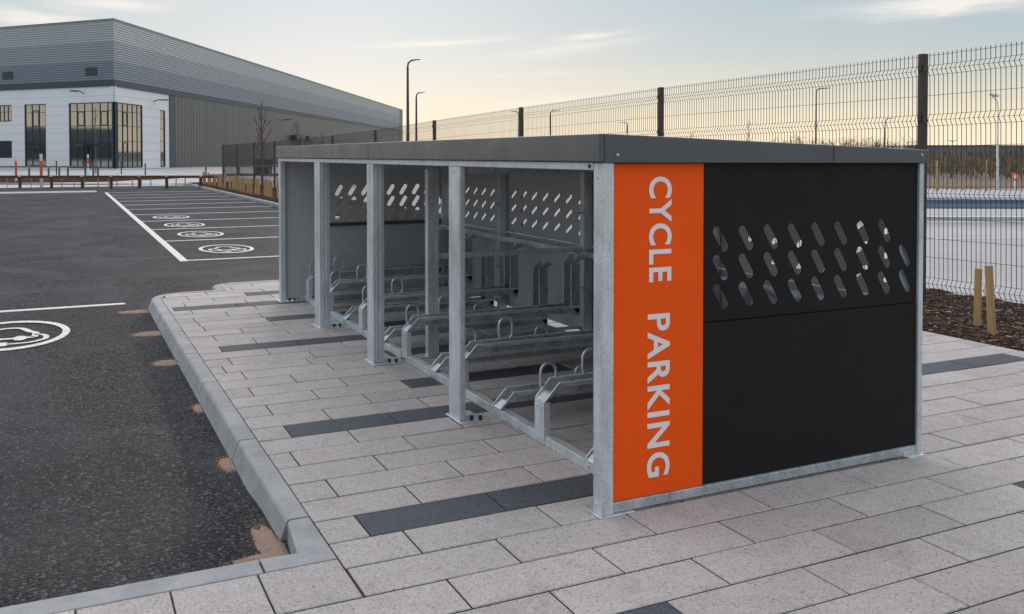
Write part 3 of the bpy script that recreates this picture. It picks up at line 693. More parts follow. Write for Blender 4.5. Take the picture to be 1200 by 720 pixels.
# ------------------------------------------------------------ bike racks
RACKS = []
def make_rack(high, x_end=1.60):
    r = bpy.data.objects.new('bike_rack', None); C.objects.link(r); r.empty_display_size = .1
    zb = .222 if high else .055; zt = zb + .088; hw = .044; th = .003
    x0 = .222; b = MB()
    def seg(pts, y, t=th): b.prism([(x_, y, z_) for x_, z_ in pts], (0, t, 0))
    hw = .050
    zf_ = zt - .052
    b.box(x0 + .05, x_end, -hw, hw, zf_ - th, zf_)                                # trough floor
    b.hexa([(x0, -hw, zb - th - .001), (x0 + .049, -hw, zf_ - th), (x0 + .049, hw, zf_ - th), (x0, hw, zb - th - .001)], [(x0, -hw, zb), (x0 + .049, -hw, zf_), (x0 + .049, hw, zf_), (x0, hw, zb)])
    for s_ in (-1, 1):
        yy_ = s_ * hw if s_ > 0 else -hw - th
        seg([(x0, zb - th), (x0 + .05, zf_ - th), (x_end, zf_ - th), (x_end, zt), (x0 + .085, zt), (x0, zb + .004)], yy_)
        lo, hi = (hw, hw + .022) if s_ > 0 else (-hw - .022, -hw)
        b.box(x0 + .085, x_end, lo, hi, zt, zt + th, 1)
        e0, e1_ = (hw + .019, hw + .022) if s_ > 0 else (-hw - .022, -hw - .019)
        b.prism([(x0 + .085, e0, zt), (x_end, e0, zt), (x_end, e0, zt - .018), (x0 + .105, e0, zt - .018)], (0, e1_ - e0, 0), 1)
        b.tube([(x0, s_ * (hw + .001), zb + .002), (x0 + .085, s_ * (hw + .001), zt + .002)], .0035, 5, 1)
    b.build('wheel_channel', [M['galv_dull'], M['galv']], r)  # rims in brighter steel, channel darker: caught light and shade in the colour
    if high:
        MB().box(x0 - .006, x0 + .003, -hw, hw, .03, zb - .003).box(x0 + .003, x0 + .03, -hw, -hw + .004, .05, zb - .003).box(x0 + .003, x0 + .03, hw - .004, hw, .05, zb - .003).build('leg', M['galv'], r, bevel=.002)
        for s_ in (-1, 1): MB().tube([(x0 - .012, s_ * .026, zb - .03), (x0 - .006, s_ * .026, zb - .03)], .008, 8).build('bolt', M['galv'], r)
    else:
        for s_ in (-1, 1): MB().tube([(x0 - .004, s_ * .028, .028), (x0 + .004, s_ * .028, .028)], .009, 8).build('bolt', M['galv'], r)
    # wheel loops
    for (cx, w2, z0, z1) in (((.30, .044, zt - .07, zt + .078), (.548, .046, zt - .012, zt + .128)) if high else ((.80, .044, zt - .07, zt + .078), (1.05, .046, zt - .012, zt + .128))):
        pts = []
        rr_ = w2
        for k in range(9): a_ = math.pi * k / 8; pts.append((cx + rr_ * math.cos(a_), hw + .010, z1 - rr_ + rr_ * math.sin(a_)))
        for k in range(9): a_ = math.pi + math.pi * k / 8; pts.append((cx + rr_ * math.cos(a_), hw + .010, z0 + rr_ + rr_ * math.sin(a_)))
        MB().tube(pts, .0085, 6, closed=True).build('wheel_loop', M['galv_dull'], r, smooth=True)
    # rear upright trough with slanted top
    u = MB(); zu = .70 if high else .60; zlow = zb - .0
    u.box(x_end, x_end + .003, -hw, hw, zlow, zu)
    for s_ in (-1, 1):
        yy_ = hw if s_ > 0 else -hw - th
        u.prism([(x_end + .003, yy_, zlow), (x_end - .075, yy_, zlow + .092), (x_end - .075, yy_, zu - .07), (x_end + .003, yy_, zu)], (0, th, 0))
        lo, hi = (hw, hw + .02) if s_ > 0 else (-hw - .02, -hw)
        u.box(x_end - .078, x_end - .075, lo, hi, zlow + .09, zu - .07)
    u.build('rear_upright', M['galv_dull'], r)
    MB().box(x_end + .003, 1.655, -.018, .018, zu - .05, zu - .03).build('rear_bracket', M['galv_dull'], r)
    return r
hi0 = make_rack(True); lo0 = make_rack(False)
ys_r = [.45, .95, 1.47, 1.98, 2.46, 3.0, 3.52, 4.06, 4.56, 5.06, 5.48, 5.86]
used = {0: 0, 1: 0}
ords = ['nearest', 'second', 'third', 'fourth', 'fifth', 'sixth']
for i, y in enumerate(ys_r):
    h_ = i % 2; src = hi0 if h_ else lo0
    o = src if not used[h_] else copy_tree(src)
    used[h_] += 1
    o.location = (0, y, 0)
    tag(o, ('raised' if h_ else 'low') + ' galvanised bike rack on the floor rail, ' + ords[i // 2] + (' raised' if h_ else ' low') + ' one from the orange end panel', 'bike rack', 'bike racks standing side by side in the shelter')
# scrap of film caught on the rail
b = MB(); rr = random.Random(11)
pts = []
for i in range(26):
    a_ = i * .62; pts.append((.235 + .022 * math.cos(a_) + rr.uniform(-.006, .006), 1.99 + .03 * math.sin(a_ * .8), .058 + .024 * math.sin(a_ * 1.3) + .02))
b.tube(pts, .007, 5, rads=[rr.uniform(.004, .011) for _ in pts])
tag(b.build('plastic_scrap', M['scrap'], smooth=True), 'crumpled cream strip of plastic film caught on the floor rail', 'scrap')

# ------------------------------------------------------------ mesh fence
FX0 = 5.64; FY0 = 3.29; FS = 4.43
FEN = empty('mesh_fence', (FX0, FY0, 0), 'tall dark welded mesh fence with folded panels running behind the cycle shelter', 'fence')
tops = {-1: 2.47, 0: 2.41, 1: 2.375, 2: 2.30, 3: 2.21, 4: 2.10, 5: 2.04, 6: 2.0, 7: 1.97, 8: 1.96, 9: 1.96, 10: 1.97}
rows = [0, -.095, -.142, -.19, -.385, -.57, -.625, -.68, -.877, -1.08, -1.28, -1.33, -1.38, -1.57, -1.77, -1.95, -2.15, -2.205, -2.26, -2.36]
folds = {-.142, -.625, -1.33, -2.205}
pm = MB(); pl = FS - .10; nwire = int(pl / .05); wr = .0023
prof = [(0, .025)] + [(-.032 if z in folds else 0, z) for z in rows]
for i in range(nwire + 1):
    y = .05 + i * pl / nwire
    for (a0, z0), (a1, z1) in zip(prof, prof[1:]):
        vs = []
        for (a_, z_) in ((a0, z0), (a1, z1)):
            vs += [(a_ - wr, y - wr, z_), (a_ + wr, y - wr, z_), (a_ + wr, y + wr, z_), (a_ - wr, y + wr, z_)]
        pm.add(vs, [(0, 1, 5, 4), (1, 2, 6, 5), (2, 3, 7, 6), (3, 0, 4, 7)])
for z in rows:
    a_ = -.032 if z in folds else 0
    pm.tube([(a_ + .004, .03, z), (a_ + .004, FS - .03, z)], .0026, 4)
proto = None
for n in range(-1, 10):
    if proto is None: o = proto = pm.build('mesh_panel', M['wire'], FEN)
    else: o = proto.copy(); C.objects.link(o)
    dz = tops[n + 1] - tops[n]
    o.location = (0, n * FS, tops[n]); o.rotation_euler = (math.atan2(dz, FS), 0, 0)
proto = None
for n in range(-1, 11):
    if proto is None:
        pb = MB().box(-.006, .060, -.034, .034, -2.75, .03)
        for z in (-.11, -.60, -1.1, -1.6, -2.1): pb.box(-.024, -.006, -.022, .022, z - .03, z + .03)
        o = proto = pb.build('fence_post', M['fence'], FEN, bevel=.004)
    else: o = proto.copy(); C.objects.link(o)
    o.location = (0.0, n * FS, tops[n])

# ------------------------------------------------------------ timber stakes
def make_stake(name, h_, wd, wobble=0, seed=1, point=True):
    rr = random.Random(seed); n = 5; b = MB(); vs = []
    for i in range(n):
        z = -.05 + (h_ + .05) * i / (n - 1)
        dx, dy = (wobble * rr.uniform(-1, 1), wobble * rr.uniform(-1, 1)) if 0 < i else (0, 0)
        for (a_, b_) in ((-1, -1), (1, -1), (1, 1), (-1, 1)): vs.append((a_ * wd / 2 + dx, b_ * wd / 2 + dy, z))
    fs = [(0, 1, 2, 3), tuple(4 * (n - 1) + i for i in range(4))]
    for i in range(n - 1):
        for j in range(4): fs.append((4 * i + j, 4 * i + (j + 1) % 4, 4 * i + 4 + (j + 1) % 4, 4 * i + 4 + j))
    b.add(vs, fs); return b.build(name, M['stake'], None, bevel=.004)
s1 = make_stake('timber_stake', .50, .046, .002, 2); s1.location = (4.975, 2.13, .0); s1.rotation_euler = (0, R(1), R(12))
tag(s1, 'shorter pale timber stake in the mulch, left of the near pair behind the shelter', 'stake', 'pair of near stakes')
s2 = make_stake('timber_stake', .575, .046, .004, 5); s2.location = (4.735, 1.81, .0); s2.rotation_euler = (R(-1), R(-3.6), R(0))
tag(s2, 'taller leaning pale timber stake in the mulch, right of the near pair', 'stake', 'pair of near stakes')
rr = random.Random(21)
st = make_stake('timber_stake', .66, .075, .004, 3)
first = True
for i in range(28):
    y = 24.5 + i * .78
    o = st if first else st.copy()
    if not first: C.objects.link(o)
    first = False
    o.location = (4.42 + rr.uniform(-.06, .06), y + rr.uniform(-.15, .15), -.08 + rr.uniform(-.03, .04)); o.rotation_euler = (rr.uniform(-.05, .05), rr.uniform(-.05, .05), rr.uniform(0, 1))
    tag(o, 'pale timber stake in the row between car park kerb and mesh fence', 'stake', 'stakes along the car park kerb')
st = make_stake('thin_stake', .52, .035, .003, 8); first = True
for i in range(34):
    r = -24.5 + i * .44 * 1.2
    o = st if first else st.copy()
    if not first: C.objects.link(o)
    first = False
    d = 45.0 + rr.uniform(-.3, .3)
    if r > -15.2: d = 46.5
    o.location = (*cw(r, d - .8 if r <= -15.2 else 44.6), ROAD); o.rotation_euler = (rr.uniform(-.06, .06), rr.uniform(-.06, .06), rr.uniform(0, 1))
    tag(o, 'thin pale plant stake beyond the brown knee rail at the car park end', 'stake', 'thin plant stakes beyond the knee rail')

# ------------------------------------------------------------ knee rails
def knee_rail(pts, h_, post_w, rail_h, m, label, cap=True, base=ROAD):
    e = empty('knee_rail', (*pts[0], base), label, 'knee rail')
    o0 = Vector((*pts[0], 0))
    for i, p in enumerate(pts):
        q = Vector((*p, 0)) - o0
        MB().box(q.x - post_w / 2, q.x + post_w / 2, q.y - post_w / 2, q.y + post_w / 2, -.1, h_ - rail_h * .5).build('post', m, e, bevel=.006)
        if cap: MB().box(q.x - post_w * .62, q.x + post_w * .62, q.y - post_w * .62, q.y + post_w * .62, h_ - rail_h * .5, h_ - rail_h * .1 + .03).build('bracket', M['galv'], e)
    for p, p2 in zip(pts, pts[1:]):
        a_ = Vector((*p, 0)) - o0; b_ = Vector((*p2, 0)) - o0; d = (b_ - a_).normalized(); q = Vector((-d.y, d.x, 0)) * rail_h * .45
        a_ = a_ + d * .06; b_ = b_ - d * .06
        z0, z1 = h_ - rail_h, h_
        MB().hexa([(*(a_ - q).xy, z0), (*(b_ - q).xy, z0), (*(b_ + q).xy, z0), (*(a_ + q).xy, z0)], [(*(a_ - q).xy, z1), (*(b_ - q).xy, z1), (*(b_ + q).xy, z1), (*(a_ + q).xy, z1)]).build('rail', m, e, bevel=.01)
    return e
D1 = 43.3
knee_rail([cw((px - 600) / 1088 * D1, D1) for px in (-40, -7, 23, 60, 96, 130, 163, 195, 235, 256)], .60, .13, .12, M['rail_wood'], 'brown timber knee rail along the far end of the car park')
D2 = 66.0
knee_rail([cw((px - 600) / 1088 * D2, D2 - abs(px - 60) * .01) for px in (-30, 2, 36, 57, 70, 81, 103, 113, 119)], .78, .13, .11, M['rail_grey'], 'grey brown timber knee rail in front of the white office wall', False)
D3 = 68.0
knee_rail([cw((px - 600) / 1088 * D3, D3 + (px - 240) * .0) for px in (241, 262, 280, 298, 316, 334)], .80, .13, .10, M['rail_grey'], 'grey brown timber knee rail seen through the mesh fence', False)

# marker posts
def marker(px, D, h_, label, cols, sign=False):
    x, y = cw((px - 600) / 1088 * D, D); e = empty('marker_post', (x, y, ROAD), label, 'marker post')
    z = 0; wd = .065
    for frac, mm, nm in cols:
        z1 = z + h_ * frac; MB().box(-wd, wd, -wd, wd, z, z1).build(nm, M[mm], e, bevel=.02); z = z1
    return e
marker(48, 43.8, 1.60, 'tall orange and white marker post beside the brown knee rail', ((.27, 'white_post', 'base_sleeve'), (.52, 'orange_post', 'orange_sleeve'), (.21, 'white_post', 'top_sleeve')))
marker(18.5, 55, 1.55, 'orange marker post with pale head, leftmost by the soil bed', ((.14, 'white_post', 'base_sleeve'), (.62, 'orange_post', 'orange_sleeve'), (.24, 'white_post', 'top_sleeve')))
marker(103, 71, 1.60, 'white and red orange marker post in front of the office entrance glass', ((.55, 'white_post', 'base_sleeve'), (.3, 'orange_post', 'orange_sleeve'), (.15, 'white_post', 'top_sleeve')))
for i, (px, D, h_, lb) in enumerate(((66, 72, 1.0, 'thin dark bollard in front of the white office wall'), (142, 75, .9, 'slim dark bollard on the path below the corner window'), (170, 72, .8, 'slim dark bollard on the path below the white side wall'))):
    x, y = cw((px - 600) / 1088 * D, D); b = MB().tube([(x, y, ROAD), (x, y, ROAD + h_)], .05, 8); b.tube([(x, y, ROAD + h_), (x, y, ROAD + h_ + .08)], .075, 8)
    tag(b.build('bollard', M['fence']), lb, 'bollard')

# ------------------------------------------------------------ warehouse
WH_R, WH_D = -42.8, 100.0
cx0, cy0 = cw(WH_R, WH_D)
WH = empty('warehouse', (cx0, cy0, ROAD), 'long grey clad warehouse with white glazed office corner beyond the car park', 'warehouse')
def camdir(r, d): v = Vector((FY * r + FX * d, -FX * r + FY * d, 0)); return v.normalized()
dL = camdir(-2500, 1088); dR = camdir(40, 1088)
nL = Vector((dL.y, -dL.x, 0)); 
if nL.dot(Vector((CAMX - cx0, CAMY - cy0, 0))) < 0: nL = -nL
nR = Vector((dR.y, -dR.x, 0))
if nR.dot(Vector((CAMX - cx0, CAMY - cy0, 0))) < 0: nR = -nR
def fbox(mb, d, n, s0, s1, o0, o1, z0, z1, m=0):
    q = lambda s, o: (d * s + n * o)
    pts = [q(s0, o0), q(s1, o0), q(s1, o1), q(s0, o1)]
    return mb.hexa([(p.x, p.y, z0) for p in pts], [(p.x, p.y, z1) for p in pts], m)
def s_at(px, d):
    # distance along facade at which a sight line through px meets it (used once for layout)
    dr = d.x * FY - d.y * FX; dd = d.x * FX + d.y * FY; t = (px - 600) / 1088
    return (t * WH_D - WH_R) / (dr - t * dd)
ZB = .1
LL, LR = 70.0, 201.0
def hull(mb, z0, z1, o):   # full-plan slab; o = outset
    # intersection corner of the two offset walls
    def isect(o):
        # solve dL*a + nL*o = dR*b + nR*o
        A = Vector((nR.x - nL.x, nR.y - nL.y)) * o; det = dL.x * -dR.y + dR.x * dL.y
        a_ = (A.x * -dR.y + dR.x * A.y) / det
        return dL * a_ + nL * o
    c = isect(o); pL = dL * LL + nL * o; pR = dR * LR + nR * o; bk = dL * LL + dR * LR
    pts = [c, pR, bk, pL]
    area = sum(pts[i].x * pts[(i + 1) % 4].y - pts[(i + 1) % 4].x * pts[i].y for i in range(4))
    if area < 0: pts = pts[::-1]
    return mb.hexa([(p.x, p.y, z0) for p in pts], [(p.x, p.y, z1) for p in pts])
hull(MB(), ZB + 13.7, ZB + 15.97, 0).build('cladding_band', M['clad1'], WH)
hull(MB(), ZB + 11.6, ZB + 13.7, -.01).build('cladding_band', M['clad2'], WH)
hull(MB(), ZB + 9.54, ZB + 11.6, -.02).build('cladding_band', M['clad3'], WH)
hull(MB(), ZB + 8.9, ZB + 9.54, .03).build('dark_trim', M['trim'], WH)
hull(MB(), ZB + 15.97, ZB + 16.15, .05).build('parapet_cap', M['clad2'], WH)
sw = s_at(199.6, dR)
# white office walls (0.2 m back from the cladding)
b = MB(); hl = MB(); hull(hl, 0, ZB + 8.9, -.35); ow = hl.build('inner_wall', M['trim'], WH)
b = MB()
def wall_with_openings(d, n, s0, s1, z0, z1, ops, o0, o1, other=None):
    cuts = sorted({s0, s1} | {v for op_ in ops for v in op_[:2]})
    for a_, b_ in zip(cuts, cuts[1:]):
        zs = [(z0, z1)]
        for (p, q, zl, zh) in ops:
            if p <= (a_ + b_) / 2 <= q:
                nz_ = []
                for (u, v) in zs:
                    if zl > u: nz_.append((u, min(v, zl)))
                    if zh < v: nz_.append((max(u, zh), v))
                zs = nz_
        for (u, v) in zs:
            if v - u > .01: fbox(b, d, n, a_, b_, o0, o1, u, v)
opsL = [(0, s_at(80, dL), .1, 7.3), (s_at(53, dL), s_at(28, dL), .3, 7.3), (s_at(13, dL), s_at(-6, dL), 5.4, 7.3), (s_at(13, dL), s_at(-6, dL), 1.2, 3.2), (s_at(-30, dL), s_at(-52, dL), 5.4, 7.3), (s_at(-30, dL), s_at(-52, dL), 1.2, 3.2)]
opsR = [(0, s_at(168.5, dR), .1, 7.3), (s_at(189, dR), s_at(195, dR), .1, 7.0)]
opsL = [(min(a_, b_), max(a_, b_), c_, d_) for a_, b_, c_, d_ in opsL]; opsR = [(min(a_, b_), max(a_, b_), c_, d_) for a_, b_, c_, d_ in opsR]
wall_with_openings(dL, nL, 0, LL, 0, ZB + 8.89, opsL, -.30, -.12)
wall_with_openings(dR, nR, 0.05, sw, 0, ZB + 8.885, opsR, -.30, -.12)
b.build('office_wall', M['white_clad'], WH)
def window(d, n, s0, s1, z0, z1, cols, trans, opener=()):
    f = MB(); fw = .07
    fbox(f, d, n, s0, s0 + .1, -.29, -.14, z0, z1); fbox(f, d, n, s1 - .1, s1, -.29, -.14, z0, z1)
    fbox(f, d, n, s0 + .1, s1 - .1, -.29, -.14, z0, z0 + .12); fbox(f, d, n, s0 + .1, s1 - .1, -.29, -.14, z1 - .1, z1)
    for i in range(1, cols): s = s0 + (s1 - s0) * i / cols; fbox(f, d, n, s - .028, s + .028, -.26, -.17, z0 + .12, z1 - .1)
    for t in trans: fbox(f, d, n, s0 + .1, s1 - .1, -.26, -.175, t - .028, t + .028)
    for (ci, za, zb2) in opener:
        a_ = s0 + (s1 - s0) * ci / cols; b_ = s0 + (s1 - s0) * (ci + 1) / cols
        fbox(f, d, n, a_, a_ + .12, -.25, -.15, za, zb2); fbox(f, d, n, b_ - .12, b_, -.25, -.15, za, zb2)
        fbox(f, d, n, a_ + .12, b_ - .12, -.25, -.15, za, za + .12); fbox(f, d, n, a_ + .12, b_ - .12, -.25, -.15, zb2 - .12, zb2)
    fo = f.build('window', M['trim'], WH)
    p = MB(); fbox(p, d, n, s0 + .05, s1 - .05, -.25, -.23, z0 + .05, z1 - .05); p.build('pane', M['glass'], fo)
T = (6.3, 4.6, 3.0, 1.55)
window(dL, nL, *opsL[0], 6, (6.35, 4.75, 3.1, 2.0), ((1, 4.75, 6.35), (4, 4.75, 6.35)))
window(dL, nL, *opsL[1], 3, (6.35, 4.75, 3.2, 2.5), ((1, 4.75, 6.6), (1, 1.4, 2.5)))
for k in (2, 3, 4, 5): window(dL, nL, *opsL[k], 4, (opsL[k][3] - .8,))
window(dR, nR, *opsR[0], 6, (6.35, 4.75, 3.1, 1.6), ((2, 4.75, 6.35), (2, 1.6, 3.0)))
window(dR, nR, *opsR[1], 1, (6.0, 4.8, 3.2, 1.6))
# entrance: dark canopy and door frame in the tall corner window
f = MB(); s0, s1 = s_at(106, dL), s_at(96, dL); s0, s1 = min(s0, s1), max(s0, s1)
fbox(f, dL, nL, s0 - .1, s1 + .1, -.12, 1.0, 2.55, 2.75); dr = f.build('door_canopy', M['trim'], WH)
f = MB(); fbox(f, dL, nL, s0, s0 + .12, -.14, -.05, ZB, 2.5); fbox(f, dL, nL, s1 - .12, s1, -.14, -.05, ZB, 2.5); fbox(f, dL, nL, (s0 + s1) / 2 - .06, (s0 + s1) / 2 + .06, -.14, -.05, ZB, 2.5); fbox(f, dL, nL, s0, s1, -.14, -.05, 2.4, 2.5)
f.build('entrance_door', M['trim'], WH)
# corner mullion, reveal, long side wall
f = MB(); fbox(f, dL, nL, -.05, .12, -.36, -.10, .1, 7.3); f.build('corner_mullion', M['trim'], WH)
f = MB(); fbox(f, dR, nR, sw, s_at(205.8, dR), -.6, -.04, 0, ZB + 8.88); f.build('reveal', M['trim'], WH)
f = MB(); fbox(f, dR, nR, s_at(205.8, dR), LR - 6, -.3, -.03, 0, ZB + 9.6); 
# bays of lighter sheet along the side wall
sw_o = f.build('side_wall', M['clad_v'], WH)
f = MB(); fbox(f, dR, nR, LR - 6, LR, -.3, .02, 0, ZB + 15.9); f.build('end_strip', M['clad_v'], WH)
for (a_, b_, z0, z1) in ((101, 114.5, 10.1, 11.0), (4, 16, 10.1, 11.0)):
    s0, s1 = sorted((s_at(a_, dL), s_at(b_, dL))); f = MB(); fbox(f, dL, nL, s0, s1, -.1, .02, ZB + z0, ZB + z1)
    for k in range(5): fbox(f, dL, nL, s0, s1, .02, .05, ZB + z0 + .05 + k * .18, ZB + z0 + .12 + k * .18)
    f.build('vent', M['trim'], WH)
for (a_, b_) in ((342.5, 351), (357, 366)):
    s0, s1 = sorted((s_at(a_, dR), s_at(b_, dR))); f = MB(); fbox(f, dR, nR, s0, s1, -.03, .03, 0, 4.3); dd_ = f.build('dock_door', M['trim'], WH)
    f = MB(); fbox(f, dR, nR, s0 - .6, s1 + .6, .03, 1.0, 4.3, 5.2); f.build('dock_canopy', M['trim'], dd_)
for (px, d, n, z) in ((98, dL, nL, 8.3), (182, dR, nR, 7.9), (331, dR, nR, 7.6)):
    s = s_at(px, d); f = MB(); p = d * s; f.tube([tuple(p - n * .14 + Vector((0, 0, z))), tuple(p + n * .5 + Vector((0, 0, z + .25))), tuple(p + n * .9 + Vector((0, 0, z + .2)))], .06, 6)
    q = p + n * 1.2; f.hexa([(q.x + n.x * a_ + d.x * b_, q.y + n.y * a_ + d.y * b_, z + .12) for a_, b_ in ((-.4, -.16), (.4, -.16), (.4, .16), (-.4, .16))], [(q.x + n.x * a_ + d.x * b_, q.y + n.y * a_ + d.y * b_, z + .26) for a_, b_ in ((-.4, -.16), (.4, -.16), (.4, .16), (-.4, .16))])
    f.build('wall_lamp', M['lamp'], WH)

# neighbouring units far off to the side and behind the camera, mirrored in the office glass
def shed(r, d, wr_, wd_, h_, label):
    x, y = cw(r, d); e = empty('industrial_unit', (x, y, ROAD), label, 'building')
    q = [camdir(1, 0) * a_ * wr_ / 2 + camdir(0, 1) * b_ * wd_ / 2 for a_, b_ in ((-1, -1), (1, -1), (1, 1), (-1, 1))]
    MB().hexa([(p.x, p.y, 0) for p in q], [(p.x, p.y, h_ * .55) for p in q]).build('lower_wall', M['clad_v'], e)
    MB().hexa([(p.x * 1.002, p.y * 1.002, h_ * .55) for p in q], [(p.x * 1.002, p.y * 1.002, h_) for p in q]).build('upper_wall', M['clad3'], e)
    MB().hexa([(p.x * 1.01, p.y * 1.01, h_) for p in q], [(p.x * .98, p.y * .98, h_ + .6) for p in q]).build('roof', M['trim'], e)
    return e
shed(-330, -60, 60, 260, 11, 'dark grey industrial unit far to the left of the car park')
shed(330, 40, 40, 200, 12, 'brown grey industrial unit far to the right of the yard')
shed(160, 330, 46, 20, 4.4, 'low blue grey unit on the skyline right of the near fence post')

# ------------------------------------------------------------ lamp columns
def lamp_post(px, py, D, label, arm=1.2, base_r=.09, side=1, double=False, m='lamp'):
    x, y = cw((px - 600) / 1088 * D, D); H = CAMZ + (182 - py) / 1088 * D - ROAD
    e = empty('lamp_post', (x, y, ROAD), label, 'lamp post', 'lamp posts around the estate')
    MB().tube([(0, 0, 0), (0, 0, 1.4)], base_r * 1.5, 8).build('base', M[m], e)
    MB().tube([(0, 0, 1.4), (0, 0, H - .6)], base_r, 8, rads=[base_r * 1.1, base_r * .7]).build('column', M[m], e)
    for sg in ((side, -side) if double else (side,)):
        ax = camdir(sg, -.15)
        pts = [Vector((0, 0, H - .6)), Vector((0, 0, H - .25)) + ax * .06, Vector((0, 0, H - .06)) + ax * .3, Vector((0, 0, H - .01)) + ax * (arm * .5)]
        MB().tube([tuple(p) for p in pts], base_r * .6, 6).build('arm', M[m], e)
        a0 = ax * arm * .45; a1 = ax * (arm + .25); q = Vector((-ax.y, ax.x, 0)) * .16
        MB().hexa([tuple(a0 - q + Vector((0, 0, H - .08))), tuple(a1 - q * .6 + Vector((0, 0, H + .02))), tuple(a1 + q * .6 + Vector((0, 0, H + .02))), tuple(a0 + q + Vector((0, 0, H - .08)))],
                  [tuple(a0 - q + Vector((0, 0, H + .03))), tuple(a1 - q * .6 + Vector((0, 0, H + .08))), tuple(a1 + q * .6 + Vector((0, 0, H + .08))), tuple(a0 + q + Vector((0, 0, H + .03)))]).build('lantern', M[m], e)
    return e
lamp_post(478, 71, 84, 'tallest looking lamp post, rising just right of the warehouse end', .9, .14)
lamp_post(488, 109, 127, 'lamp post close behind and right of the tallest one', .95, .16)
lamp_post(608, 131, 150, 'lamp post with its lantern hidden at the third fence post', 1.0, .14, -1)
lamp_post(645, 130, 179, 'small distant lamp post between the two middle fence posts', 1.6, .16)
lamp_post(735, 144, 238, 'smallest distant lamp post left of the tall middle fence post', 1.8, .18, -1)
lamp_post(956, 104, 118, 'lamp post seen through the fence above the shelter roof', 1.5, .12)
lamp_post(1037, 139, 205, 'distant lamp post seen through the fence left of the near fence post', 2.0, .14)
lamp_post(1116, 165, 230, 'double headed distant lamp post seen through the right hand fence panel', .9, .15, 1, True)
lamp_post(1169, 112, 42, 'slim pale lamp post rising beyond the crash barrier at the right edge', .16, .042, -1, False, 'galv')

# ------------------------------------------------------------ bare trees
def bare_tree(px, D, h_, spread, label, seed, base_r=.05, z=ROAD, dense=1.0):
    rr = random.Random(seed); x, y = cw((px - 600) / 1088 * D, D)
    e = empty('bare_tree', (x, y, z), label, 'tree', 'young bare trees')
    MB().tube([(0, 0, 0), (.02, 0, h_ * .4), (-.02, .02, h_ * .75), (0, 0, h_)], base_r, 6, rads=[base_r, base_r * .75, base_r * .4, base_r * .12]).build('trunk', M['bark'], e)
    c = MB()
    def br(p, d, l, r, depth):
        d = d.normalized(); q = p + d * l * .5 + Vector((rr.uniform(-.04, .04), rr.uniform(-.04, .04), .03)) * l; q2 = p + d * l + Vector((rr.uniform(-.08, .08), rr.uniform(-.08, .08), .12)) * l
        c.tube([tuple(p), tuple(q), tuple(q2)], r, 4, rads=[r, r * .7, r * .3])
        if depth:
            for k in range(rr.randint(3, 4)):
                t = rr.uniform(.3, .95); s_ = p.lerp(q2, t); nd = d + Vector((rr.uniform(-.6, .6), rr.uniform(-.6, .6), rr.uniform(-.1, .6)))
                br(s_, nd, l * rr.uniform(.35, .6), r * .5, depth - 1)
    nb = int(16 * dense)
    for i in range(nb):
        t = .32 + .62 * i / nb; a_ = i * 2.4 + rr.uniform(-.4, .4)
        l = spread * (1 - .55 * abs(t - .5) / .5) * rr.uniform(.7, 1.1)
        br(Vector((0, 0, h_ * t)), Vector((math.cos(a_), math.sin(a_), 1.5)), l, base_r * .42, 2)
    c.build('crown', M['bark'], e)
bare_tree(307, 46, 4.0, .75, 'young bare tree behind the far end of the mesh fence', 4, .07)
bare_tree(348, 76, 4.4, .8, 'smaller bare tree against the warehouse side near the dock doors', 9, .05)
bare_tree(378, 95, 3.8, .9, 'bare treetop just above the left end of the shelter roof', 12, .05)
bare_tree(112, 78, 5.6, .9, 'bare tree in front of the tall corner window', 15, .05)
bare_tree(877, 90, 5.1, .6, 'slender bare tree behind the fence, right of the tall middle post', 18, .05)
bare_tree(811, 90, 3.8, .6, 'short bare tree behind the fence, just right of the tall middle post', 19, .05)

# tangle of bare scrub and far tree belt on the right
tb = MB(); rr = random.Random(31)
for i in range(260):
    px = rr.uniform(905, 1076); D = rr.uniform(88, 112); x, y = cw((px - 600) / 1088 * D, D)
    h_ = CAMZ + rr.uniform(4, 24) / 1088 * D * (1 if px < 1080 else .25)
    p = Vector((x, y, ROAD))
    for k in range(4):
        q = p + Vector((rr.uniform(-.9, .9), rr.uniform(-.9, .9), h_ * rr.uniform(.6, 1)))
        m_ = p.lerp(q, .5) + Vector((rr.uniform(-.3, .3), rr.uniform(-.3, .3), 0)); tb.tube([tuple(p), tuple(m_), tuple(q)], .03, 3, rads=[.045, .03, .012])
        for j in range(4):
            s_ = m_.lerp(q, rr.random()); e_ = s_ + Vector((rr.uniform(-.7, .7), rr.uniform(-.7, .7), rr.uniform(-.1, .5))); tb.tube([tuple(s_), tuple(e_)], .015, 3)
tag(tb.build('bare_scrub', M['bark']), 'tangled line of leafless scrub beyond the yard on the right', None, None, 'stuff')
def foliage(name, c0, c1):
    m = mat(name, c0, .9); g = G(m); t_ = g.n('ShaderNodeAttribute'); t_.attribute_name = 'tone'
    g.col(g.ramp(t_.outputs['Fac'], [(0, c0), (1, c1)])); return m
M['hedge'] = foliage('winter_scrub_foliage', (.075, .085, .060), (.30, .22, .13))
hb = MB()
def leafclump(x, y, z, s_, t):
    for k in range(2):
        a_ = rr.uniform(0, 3.14); dx, dy = math.cos(a_) * s_ * .22, math.sin(a_) * s_ * .22; lx, ly = rr.uniform(-.25, .25) * s_, rr.uniform(-.25, .25) * s_
        hb.add([(x - dx, y - dy, z - s_ * .8), (x + dx, y + dy, z - s_ * .8), (x + dx * .3 + lx, y + dy * .3 + ly, z + s_ * .9), (x - dx * .6 + lx, y - dy * .6 + ly, z + s_ * .6)], [(0, 1, 2, 3)], 0, min(1, max(0, t + rr.uniform(-.3, .3))))
